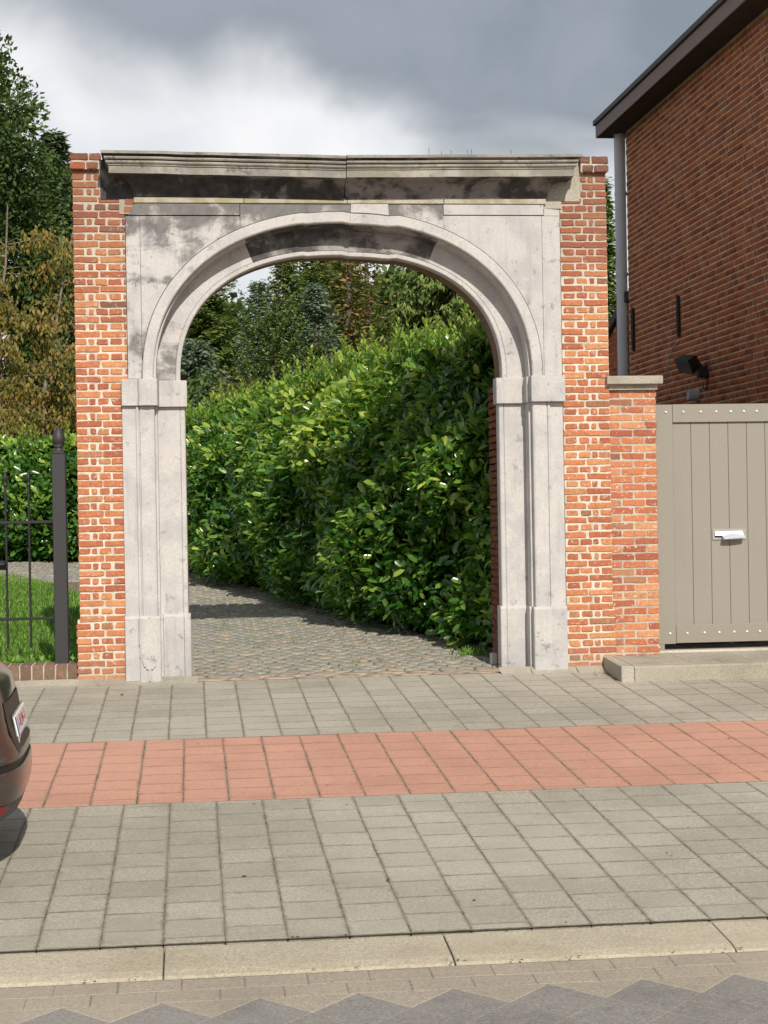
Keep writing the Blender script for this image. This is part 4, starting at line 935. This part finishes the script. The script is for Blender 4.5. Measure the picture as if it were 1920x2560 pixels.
def face_leaves(n, s0, s1, dens_pow=1.0):
    s = rng.uniform(s0, s1, n); x = np.interp(s, SS, HP[:, 0]); y = np.interp(s, SS, HP[:, 1]); t = np.interp(s, SS, HT); nx, ny = hnorm(s)
    base = gz(y)+.08; v = rng.random(n); z = base+v*(t-base+.06)
    bulge = .16*np.sin(s*2.1+1.3*np.sin(z*1.7))+.12*np.sin(z*3.1+s*1.3)+.10*np.sin(s*5.3+z*4.1)
    depth = .42-.62*rng.random(n)**1.4+.0
    foot = np.clip(1-(z-base)/.35, 0, 1)*.22+.85*np.clip((v-.60)/.40, 0, 1)**1.5
    off = -depth*1.0+bulge*.8+.10-foot
    P = np.stack([x+nx*off, y+ny*off, z], 1); Nn = np.stack([nx, ny, np.zeros(n)], 1)
    return P, Nn, off
def hedge_mesh(n, s0, s1, name, scale=1.0, tmpl=LEAF8):
    P, No, off = face_leaves(n, s0, s1)
    D = No*rng.uniform(.1, 1.1, (n, 1))+np.array([0, 0, 1])*rng.uniform(-.45, .75, (n, 1))+rnd(n)*.75
    Nn = No*.75+np.array([0, 0, .6])+rnd(n)*.42
    L = rng.uniform(.075, .18, n)*scale; W = L*rng.uniform(.38, .54, n)
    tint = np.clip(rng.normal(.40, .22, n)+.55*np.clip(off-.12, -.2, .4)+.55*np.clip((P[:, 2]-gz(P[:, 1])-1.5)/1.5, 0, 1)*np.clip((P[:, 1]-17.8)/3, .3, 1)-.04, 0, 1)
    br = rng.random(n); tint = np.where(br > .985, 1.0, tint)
    return P, D, Nn, L, W, tint
sA = SS[5]
P1 = hedge_mesh(34000, .0, SS[4], 'a'); P2 = hedge_mesh(15000, SS[4], SS[6], 'b', 1.05); P3 = hedge_mesh(15000, SS[6], STOT, 'c', 1.1)
def cat(*ps): return [np.concatenate(q) for q in zip(*ps)]
# top surface and upright shoots
def hedge_top(n, s0, s1):
    s = rng.uniform(s0, s1, n); x = np.interp(s, SS, HP[:, 0]); y = np.interp(s, SS, HP[:, 1]); t = np.interp(s, SS, HT); nx, ny = hnorm(s)
    d = rng.uniform(.45, 1.6, n)*np.clip((s-.3)/2.5, .15, 1); z = t+.10*np.sin(s*2.7)+.08*np.sin(s*6.1+d*3)-.10*rng.random(n)
    P = np.stack([x-nx*d, y-ny*d, z], 1); D = np.array([0, 0, 1])*rng.uniform(.2, 1.2, (n, 1))+rnd(n)*.9; Nn = np.array([0, 0, .6])+np.stack([nx, ny, 0*nx], 1)*.7+rnd(n)*.5
    L = rng.uniform(.10, .165, n); return P, D, Nn, L, L*rng.uniform(.38, .5, n), np.clip(rng.normal(.74, .18, n), 0, 1)
T1 = hedge_top(14000, .5, STOT)
SP = [[], [], [], [], [], []]
shoot_stems = MB()
for k in range(300):
    s = rng.uniform(.75, SS[6]) if k < 230 else rng.uniform(SS[6], STOT); x = np.interp(s, SS, HP[:, 0]); y = np.interp(s, SS, HP[:, 1]); t = np.interp(s, SS, HT); nx, ny = hnorm(np.array([s])); d = rng.uniform(.25, 1.3)*min(1, s/2.8)
    h = rng.uniform(.12, .34)*(1.5 if k < 40 else 1); bx, by = x-nx[0]*d, y-ny[0]*d; lean = rng.uniform(-.12, .12, 2)
    shoot_stems.tube([(bx, by, t-.15), (bx+lean[0], by+lean[1], t+h)], [.006, .003], 4, caps=False)
    m_ = int(5+h*34)
    for q in range(m_):
        f = q/m_; a = q*2.4+rng.uniform(0, .6); P_ = (bx+lean[0]*f, by+lean[1]*f, t-.1+(h+.1)*f)
        SP[0].append(P_); SP[1].append((math.cos(a)*.8, math.sin(a)*.8, .55+.8*f)); SP[2].append((-math.cos(a)*.7, -math.sin(a)*.7, .8)); L_ = rng.uniform(.09, .14)*(1-.25*f); SP[3].append(L_); SP[4].append(L_*.38); SP[5].append(min(1, .55+.4*f+rng.uniform(-.1, .15)))
SPA = [np.array(q, float) for q in SP]
allp = cat(P1, P2, P3, T1, SPA)
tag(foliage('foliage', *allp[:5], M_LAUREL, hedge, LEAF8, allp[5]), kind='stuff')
tag(shoot_stems.build('shoot_stems', plain('green_stem', (.10, .16, .04), .7, .3), hedge, fixn=False), kind='stuff')
# dense dark inside of branches and old leaves
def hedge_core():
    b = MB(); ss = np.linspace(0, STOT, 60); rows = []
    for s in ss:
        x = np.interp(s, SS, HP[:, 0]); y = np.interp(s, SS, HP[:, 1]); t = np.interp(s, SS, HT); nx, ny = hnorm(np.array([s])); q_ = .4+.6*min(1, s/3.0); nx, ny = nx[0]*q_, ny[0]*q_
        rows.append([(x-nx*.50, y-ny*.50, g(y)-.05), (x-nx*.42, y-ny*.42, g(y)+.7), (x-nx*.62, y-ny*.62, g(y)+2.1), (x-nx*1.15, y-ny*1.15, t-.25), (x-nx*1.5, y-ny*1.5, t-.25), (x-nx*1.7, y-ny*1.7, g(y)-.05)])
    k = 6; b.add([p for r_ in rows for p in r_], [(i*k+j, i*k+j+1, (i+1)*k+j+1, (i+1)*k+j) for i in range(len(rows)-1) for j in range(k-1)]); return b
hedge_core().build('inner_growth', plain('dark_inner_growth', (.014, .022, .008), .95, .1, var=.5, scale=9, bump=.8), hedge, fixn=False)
st = MB()
for k in range(36):
    s = rng.uniform(.1, STOT); x = np.interp(s, SS, HP[:, 0]); y = np.interp(s, SS, HP[:, 1]); nx, ny = hnorm(np.array([s])); d = rng.uniform(.28, .5)
    st.tube([(x-nx[0]*d, y-ny[0]*d, g(y)-.03), (x-nx[0]*(d-.05), y-ny[0]*(d-.05)+.05, g(y)+.35), (x-nx[0]*(d-.02), y-ny[0]*d, g(y)+.9)], [.02, .015, .008], 5, caps=False)
tag(st.build('stems', M_BARK, hedge, fixn=False), kind='stuff')
# the large leaves of the near end, one by one
lm = []
for q in range(4):
    b = MB(); tv = LEAF8[0]*np.array([1, R.uniform(.38, .46), R.uniform(.8, 1.6)]); b.add(tv, [list(f) for f in LEAF8[1]], 0, False); lm.append(b.mesh('leaf', M_LEAF, fixn=False))
Pn, Nn_, off = face_leaves(5200, .95, 3.0); sel = [i for i in np.argsort(-off) if Pn[i, 2] < 3.6][:270]
for i in sel:
    o = link('leaf', lm[i % 4], hedge); n_ = Vector(Nn_[i]); d = (n_*R.uniform(.3, 1)+Vector((R.uniform(-.7, .7), R.uniform(-.3, .3), R.uniform(-.45, .55)))).normalized(); nn = (n_*.6+Vector((R.uniform(-.3, .3), R.uniform(-.2, .2), .75))); s_ = nn.cross(d).normalized(); nn = d.cross(s_)
    M4 = Matrix((d, s_, nn)).transposed().to_4x4(); M4.translation = Vector(Pn[i])+n_*.02; o.matrix_world = M4 @ Matrix.Scale(R.uniform(.115, .165), 4)

# ------------------------------------------------------------------ grass
n = 26000; x = rng.uniform(-4.6, -.95, n*2); y = rng.uniform(16.7, 29.3, n*2)
keep = np.array([inpoly(a, c, poly) for a, c in zip(x, y)]); x, y = x[keep][:n], y[keep][:n]; n = len(x)
P = np.stack([x, y, gz(y)-.015], 1); D = rnd(n)*.55+np.array([0, 0, 1.]); L = rng.uniform(.04, .085, n)+.10*np.exp(-((y-16.9)/.25)**2)*rng.random(n)
tag(foliage('grass', P, D, rnd(n)+np.array([0, -.6, 0]), L, L*.13+.003, M_GRASS, None, LEAF4), 'short bright green grass growing on the lawn behind the fence', 'grass', kind='stuff')
n = 900; x = rng.uniform(-2.6, -1.02, n); y = rng.uniform(16.72, 17.1, n); P = np.stack([x, y, gz(y)+rng.uniform(0, .16, n)], 1)
D = rnd(n)+np.array([0, -.2, .4]); L = rng.uniform(.05, .10, n)
tag(foliage('weeds', P, D, rnd(n)*.5+np.array([0, -.4, .8]), L, L*.45, M_GRASS, None, LEAF4, rng.uniform(.35, .95, n)), 'leafy green weeds along the foot of the iron fence', 'weeds', kind='stuff')
# moss and grass tufts between the cobbles and at the hedge foot
PP_, DD_ = [], []
for k in range(95):
    cx_ = rng.uniform(.05, 3.0); cy_ = rng.uniform(16.7, 24)
    if not inpoly(cx_, cy_, dp_): continue
    for q in range(9): PP_.append((cx_+rng.normal(0, .03), cy_+rng.normal(0, .02), g(cy_)-.012)); DD_.append((rng.normal(0, .6), rng.normal(0, .6), .8))
for k in range(120): PP_.append((2.92+rng.normal(0, .09), 17.55+rng.normal(0, .06), g(17.5))); DD_.append((rng.normal(0, .4), rng.normal(0, .4), 1.))
PP_, DD_ = np.array(PP_), np.array(DD_); n = len(PP_); L = rng.uniform(.02, .045, n); L[-120:] *= 2.6
tag(foliage('grass', PP_, DD_, rnd(n), L, L*.16+.002, M_GRASS, drv, LEAF4, rng.uniform(.2, .9, n)), kind='stuff')

# ------------------------------------------------------------------ trees
def conifer(label, X, Y, top, rad, mat, group, dens=1.0, droop=.35, thin=1.0, size=.30, bottom=.10, seed=0, tmpl=LEAF4, weep=0., name='conifer'):
    rg = np.random.default_rng(seed+100); zb = g(Y); H = top-zb
    t = empty(name, (X, Y, zb)); tag(t, label, 'conifer', group)
    b = MB(); b.tube([(0, 0, -.1), (.03, 0, H*.5), (0, 0, H*.985)], [.02*H+.03, .012*H+.02, .008], 7, caps=False); b.build('trunk', M_BARK, t, fixn=False)
    P, D, Nn, L, W, tn = [], [], [], [], [], []
    br = MB(); nb = int(120*dens*(H/6)+20)
    for k in range(nb):
        f = bottom+(1-bottom)*(k/nb)**.85
        if f > .985: continue
        z = f*H; a = k*2.399+rg.uniform(-.4, .4); r_ = rad*((1-f)**.82)*rg.uniform(.72, 1.18)+.05
        dirv = np.array([math.cos(a), math.sin(a), 0]); m_ = max(3, int(r_/.11))
        up0 = .30-.55*(1-f)*droop*2
        pts = []
        for q in range(m_+1):
            u = q/m_; zz = z+r_*(up0*u+.26*u*u*(1 if droop < .5 else -.2)-droop*.35*math.sin(u*2.2)); pts.append(np.array([dirv[0]*r_*u, dirv[1]*r_*u, zz]))
        if k % 2 == 0: br.tube(pts[::max(1, m_//3)], [.012]*len(pts[::max(1, m_//3)]), 4, caps=False)
        shade = rg.uniform(-.2, .2)
        for q in range(m_+1):
            u = q/m_
            if u < .12: continue
            side = np.cross(dirv, [0, 0, 1.])
            for s in (-1, 0, 1):
                for rep in range(4 if thin >= 1 else 2):
                    if rg.random() > thin: continue
                    d = dirv*rg.uniform(.3, .9)+side*s*rg.uniform(.5, 1.1)+np.array([0, 0, rg.uniform(-.45, .25)-weep*rg.uniform(.6, 1.6)])
                    P.append(pts[q]+rg.normal(0, .055, 3)); D.append(d); Nn.append(np.array([0, 0, 1.])+dirv*.4+rg.normal(0, .4, 3)); l = size*rg.uniform(.5, 1.1)*(.7+.35*(1-f)); L.append(l); W.append(l*rg.uniform(.26, .42)); tn.append(.30+shade+.36*u+rg.uniform(-.2, .25))
    for q in range(14):
        f = 1-.10*q/14; P.append((0, 0, f*H-.05)); a = q*2.4; D.append((math.cos(a)*.6, math.sin(a)*.6, .7)); Nn.append((0, -1., .4)); L.append(size*.5); W.append(size*.12); tn.append(.6)
    br.build('branches', M_TWIG, t, fixn=False)
    tag(foliage('crown', np.array(P), np.array(D), np.array(Nn), np.array(L), np.array(W), mat, t, tmpl, np.clip(np.array(tn), 0, 1)), kind='stuff')
    return t
GRP = 'conifers behind the hedge'
conifer('dark green spruce at the left end of the row seen through the arch', 0.55, 45, 9.3, 2.0, M_SPRUCE, GRP, 1.8, .5, size=.24, seed=1)
conifer('small slim blue-green spruce with its tip against the white sky', 1.60, 38.5, 6.9, .95, M_BLUE, GRP, 1.8, .3, size=.19, seed=2)
conifer('low bluish spruce close to the left stone jamb', .15, 35, 5.15, 1.7, M_BLUE, GRP, 1.3, .35, size=.26, seed=3)
conifer('grey-green spruce with layered branches in the middle of the arch', 2.25, 39, 7.45, 1.9, M_SPRUCE, GRP, 2.0, .3, size=.21, seed=4)
conifer('silvery blue spruce right beside the grey-green one', 2.85, 38, 6.75, 1.4, M_BLUE, GRP, 1.9, .3, size=.2, seed=5)
conifer('tall green spruce behind the silvery blue one', 3.25, 43, 8.9, 1.9, M_SPRUCE, GRP, 1.9, .35, size=.23, seed=6)
conifer('sparse rusty orange conifer with sky showing through', 3.75, 39.5, 9.4, 1.25, M_LARCH, GRP, 1.3, .35, thin=.75, size=.26, seed=7)
conifer('thin half-bare conifer between the rusty one and the big dark spruce', 4.35, 41, 9.3, 1.2, M_LARCH, GRP, 1.2, .35, thin=.6, size=.24, seed=17)
conifer('big dark weeping spruce on the right of the arch', 5.35, 34, 8.7, 3.0, M_SPRUCE, GRP, 3.0, .55, size=.21, weep=.75, seed=8)
conifer('dark spruce mostly hidden behind the right end of the hedge', 6.9, 37, 8.7, 2.6, M_SPRUCE, GRP, 2.4, .55, size=.22, weep=.6, seed=9)
conifer('narrow green cypress in the gap between right pier and downpipe', 7.48, 30, 7.6, .75, M_SPRUCE, None, 2.2, .1, size=.22, seed=10, name='cypress')
conifer('grey-green pine with upright shoots behind the oak', -3.6, 47, 12.2, 1.7, M_PINE, None, 1.6, -.05, size=.42, seed=11, name='pine_tree')
# monkey puzzle: stout curved arms clothed in stiff leaves
mp = empty('monkey_puzzle', (1.60, 32.3, g(32.3))); tag(mp, 'dark monkey puzzle tree with curved arms in front of the spruces', 'tree')
b = MB(); b.tube([(0, 0, 0), (0, 0, 4.5)], [.11, .05], 8, caps=False); b.build('trunk', M_BARK, mp, fixn=False)
P, D, Nn = [], [], []
for k in range(64):
    f = (k+.5)/64; z = 2.5+1.95*f; a = k*2.399; r_ = .95*(1-.45*f)*rng.uniform(.8, 1.15); el = -.25+1.25*f
    for q in range(26):
        u = q/25; x = math.cos(a)*r_*u; y = math.sin(a)*r_*u; zz = z+r_*(el*u*.55+.55*u*u)
        for s in range(7):
            aa = rng.uniform(0, 6.28); dv = np.array([math.cos(aa)*.8, math.sin(aa)*.8, rng.uniform(-.5, .9)]); P.append((x, y, zz)); D.append(dv); Nn.append(rng.normal(0, 1, 3)+np.array([0, 0, 1]))
P, D, Nn = map(np.array, (P, D, Nn)); n = len(P); L = rng.uniform(.05, .085, n); tag(foliage('crown', P, D, Nn, L, L*.42, M_ARAU, mp, LEAF4), kind='stuff')

def blob_tree(name, label, cat_, X, Y, blobs, mat, leaf, per, trunk, barkmat, droop=0., group=None, tmpl=LEAF4, ratio=.55, shell_=.35):
    zb = g(Y); t = empty(name, (X, Y, zb)); tag(t, label, cat_, group)
    b = MB()
    for pts, rad in trunk: b.tube(pts, rad, 7, caps=False)
    b.build('trunk', barkmat, t, fixn=False)
    P, D, Nn, L, tn = [], [], [], [], []
    for (bx, by, bz, br_) in blobs:
        m_ = int(per*br_*br_); d = unit(rng.normal(0, 1, (m_, 3))); r_ = br_*(1-shell_*rng.random(m_)**1.5)*(1+.16*np.sin(d[:, 0]*7+d[:, 2]*5)+.12*np.sin(d[:, 1]*9+bx*5))
        P.append(np.array([bx, by, bz])+d*r_[:, None]*np.array([1, 1, .85])); D.append(d*.7+rnd(m_)*.8+np.array([0, 0, -droop])); Nn.append(d*.6+np.array([0, 0, .6])+rnd(m_)*.6); L.append(rng.uniform(.7, 1.2, m_)*leaf); tn.append(np.clip(rng.normal(.45, .2, m_)+rng.uniform(-.15, .15), 0, 1))
    P, D, Nn, L, tn = map(np.concatenate, (P, D, Nn, L, tn))
    tag(foliage('crown', P, D, Nn, L, L*ratio, mat, t, tmpl, tn), kind='stuff'); return t
# oak at the upper left
rb = np.random.default_rng(5); blobs = []
for k in range(120):
    u = unit(rb.normal(0, 1, 3)); r_ = rb.uniform(.25, 1)**.5; blobs.append((u[0]*2.9*r_, u[1]*2.6*r_, 7.2+u[2]*3.95*r_, rb.uniform(.55, .95)))
for k in range(60):
    u = unit(rb.normal(0, 1, 3)); blobs.append((u[0]*3.3, u[1]*3.0, 7.2+u[2]*4.3, rb.uniform(.22, .5)))
blobs += [(1.1, -.5, 11.3, .55), (.7, 0, 11.8, .4), (-.3, 0, 11.5, .8), (1.7, -.3, 10.2, .5), (-1.5, 0, 12.2, .7)]
limbs = [([(0, 0, -.1), (.1, 0, 3), (0, 0, 6), (.2, 0, 10)], [.34, .28, .2, .05])]+[([(0, 0, 3.2+i*.7), (math.cos(i*2.4)*1.3, math.sin(i*2.4)*1.2, 4.4+i*.8), (math.cos(i*2.4)*2.6, math.sin(i*2.4)*2.2, 5.2+i*.9)], [.12, .08, .02]) for i in range(6)]
blob_tree('oak_tree', 'big dark green oak against the cloudy sky at the upper left', 'tree', -5.75, 41.5, blobs, M_OAK, .16, 900, limbs, M_BARK)
# fading beech with hanging yellow-brown leaves
bt = empty('beech_tree', (-3.35, 34.6, g(34.6))); tag(bt, 'half-bare beech with hanging yellow-brown leaves behind the left brick pier', 'tree')
b = MB(); stems = []
for (x0, lean, h, r_) in ((-.55, .25, 6.9, .085), (-.25, -.55, 6.2, .07), (.28, .55, 6.4, .075), (.9, .75, 5.2, .05), (-1.3, -.4, 6.0, .07), (1.5, .35, 4.6, .045)):
    pts = [(x0+lean*q/6*(.4+q/6)+rng.normal(0, .05), rng.normal(0, .15), h*q/6) for q in range(7)]; b.tube(pts, [r_*(1-.82*q/6) for q in range(7)], 7, caps=False); stems.append((pts, h))
P, D, Nn, L, tn = [], [], [], [], []
tw = MB()
for si, (pts, h) in enumerate(stems):
    for k in range(46):
        f = rng.uniform(.18, .97); q = f*6; i = int(q); p = np.array(pts[i])*(1-(q-i))+np.array(pts[min(i+1, 6)])*(q-i); a = rng.uniform(0, 6.28); l = rng.uniform(.7, 1.7)*(1.15-f*.6); el = rng.uniform(-.1, .45)
        e = p+np.array([math.cos(a)*l, math.sin(a)*l*.8, l*el-.25*l]); mid = (p+e)/2+np.array([0, 0, .10*l]); tw.tube([p, mid, e], [.014, .009, .004], 4, caps=False)
        if f > .80 and rng.random() < .55: continue
        m_ = int(105*l)
        u = rng.random(m_)**.7; c = (1-u)[:, None]**2*p+2*((1-u)*u)[:, None]*mid+(u**2)[:, None]*e
        P.append(c+rng.normal(0, .10, (m_, 3))); D.append(rnd(m_)*.55+np.array([0, 0, -.9])); Nn.append(rnd(m_)*.7+np.array([0, -.8, .3])); L.append(rng.uniform(.08, .15, m_)); tn.append(np.clip(rng.normal(.42+.10*math.sin(k), .22, m_), 0, 1))
P, D, Nn, L, tn = map(np.concatenate, (P, D, Nn, L, tn))
b.build('trunk', M_PALEBARK, bt, fixn=False); tw.build('branches', M_PALEBARK, bt, fixn=False); tag(foliage('crown', P, D, Nn, L, L*.42, M_HORN, bt, LEAF4, tn), kind='stuff')
# dark undergrowth and far wood
def mass(name, label, x0, x1, y0, y1, zt0, zt1, n, mat, leaf, seed):
    rg = np.random.default_rng(seed); x = rg.uniform(x0, x1, n); y = rg.uniform(y0, y1, n); t = (x-x0)/(x1-x0); top = (np.interp(x, *zt1) if isinstance(zt1, tuple) else zt0+(zt1-zt0)*t)+.5*np.sin(x*1.9)+.35*np.sin(x*4.3+1); z = gz(y)+(top-gz(y))*rg.random(n)**.8
    D = rg.uniform(-1, 1, (n, 3)); L = rg.uniform(.6, 1.2, n)*leaf
    return tag(foliage(name, np.stack([x, y, z], 1), D, rg.uniform(-1, 1, (n, 3))+np.array([0, -.6, .6]), L, L*.5, mat, None, LEAF4, np.clip(rg.normal(.3, .2, n), 0, 1)), label, 'trees', kind='stuff')
mass('far_trees', 'dark mass of far evergreens closing the view behind the conifers', -4, 12, 49, 53, 6.2, ([-4, 1.6, 2.2, 3.0, 3.6, 12], [8.4, 7.4, 5.6, 5.8, 8.8, 9.4]), 30000, M_SPRUCE, .42, 3)
mass('undergrowth', 'dark leafy undergrowth behind the left hedge and beech', -9, 0.2, 36.5, 39, 5.6, 4.4, 12000, M_OAK, .16, 4)
mass('undergrowth', 'dark low shrubs at the feet of the conifers behind the hedge', -.5, 8, 32.5, 34.5, 3.9, 4.3, 8000, M_SPRUCE, .16, 6)
sh = empty('yellow_shrub', (.98, 31.5, g(31.5))); tag(sh, 'yellowing shrub showing above the hedge near the left jamb', 'shrub')
b = MB(); P, D, L = [], [], []
for k in range(26):
    a = rng.uniform(0, 6.28); r_ = rng.uniform(.1, .55); h = rng.uniform(2.4, 3.55)
    b.tube([(0, 0, 0), (math.cos(a)*r_*.5, math.sin(a)*r_*.5, h*.6), (math.cos(a)*r_, math.sin(a)*r_, h)], [.02, .012, .004], 4, caps=False)
    for q in range(60): f = rng.uniform(.55, 1); P.append((math.cos(a)*r_*f+rng.normal(0, .07), math.sin(a)*r_*f+rng.normal(0, .07), h*f+rng.normal(0, .04))); D.append((rng.normal(0, .7), rng.normal(0, .7), .4)); L.append(rng.uniform(.04, .08))
tag(b.build('stems', M_TWIG, sh, fixn=False), kind='stuff'); P, D, L = map(np.array, (P, D, L)); tag(foliage('foliage', P, D, rnd(len(P))+np.array([0, -.3, .6]), L, L*.5, M_YELLOW, sh, LEAF4), kind='stuff')
yt = empty('young_tree', (2.42, 32, g(32))); tag(yt, 'slender young tree with a thin bare stem rising behind the hedge', 'tree')
b = MB(); b.tube([(0, 0, 0), (.02, 0, 3), (0, 0, 4.35)], [.022, .016, .006], 6, caps=False)
P, D, L = [], [], []
for k in range(24):
    z = rng.uniform(2.9, 4.2); a = rng.uniform(0, 6.28); l = rng.uniform(.2, .5); e = (math.cos(a)*l, math.sin(a)*l, z+l*.6); b.tube([(0, 0, z), e], [.007, .003], 4, caps=False)
    for q in range(26): f = rng.random(); P.append((e[0]*f+rng.normal(0, .04), e[1]*f, z+(e[2]-z)*f+rng.normal(0, .04))); D.append(rng.normal(0, 1, 3)); L.append(rng.uniform(.06, .11))
b.build('trunk', M_BARK, yt, fixn=False); P, D, L = map(np.array, (P, D, L)); tag(foliage('crown', P, D, rnd(len(P))+np.array([0, -.4, .5]), L, L*.5, M_OAK, yt, LEAF4), kind='stuff')

# ------------------------------------------------------------------ litter on the paving
lf = MB(); lf.add(LEAF4[0]*np.array([1, .55, 1.2]), [tuple(f) for f in LEAF4[1]], 0); lfm = lf.mesh('fallen_leaf', plain('dead_leaf', (.12, .06, .025), .8, .2, var=.3), fixn=False)
for (x, y, s, lb) in ((-.66, 15.55, .07, 'dark dead leaf on the grey pavement in front of the left pier'), (.88, 11.47, .03, 'small brown leaf on the front edge of the red strip'), (4.10, 12.62, .045, 'brown dead leaf on the red strip at the right'),
                      (.235, 9.25, .035, 'dark bit of leaf on the grey tiles near the middle'), (1.92, 10.42, .035, 'dark dead leaf on the grey tiles right of the middle'), (1.02, 9.02, .04, 'curled dark leaf on the lower grey tiles near the centre'), (1.43, 8.62, .035, 'small dark leaf near the kerb right of centre')):
    o = link('fallen_leaf', lfm, None, (x, y, g(y)+.006), (R.uniform(-.3, .3), R.uniform(-.3, .3), R.uniform(0, 6))); o.scale = (s, s, s); tag(o, lb, 'leaf', 'dead leaves on the paving')
P, D, L = [], [], []
for k in range(150):
    if k < 90: x = rng.uniform(-1.2, 4.2); y = rng.choice([7.70, 8.115])+rng.normal(0, .02)
    elif k < 120: x = rng.uniform(3.75, 4.02); y = rng.uniform(15.6, 16.2)
    else: x = rng.uniform(-1., 5.); y = rng.uniform(8.2, 15.5)
    P.append((x, y, g(y)+.004-(.02 if y < 8 else 0))); a = rng.uniform(0, 6.28); D.append((math.cos(a), math.sin(a), .05)); L.append(rng.uniform(.010, .035))
P, D, L = map(np.array, (P, D, L)); tag(foliage('litter', P, D, rnd(len(P))*.3+np.array([0, 0, 1.]), L, L*.4, plain('dry_litter', (.14, .085, .045), .9, .1, var=.5), None, LEAF4), 'bits of dry leaf and grit scattered over the paving and along the kerb', 'litter', kind='stuff')
print('objects', len(bpy.data.objects))
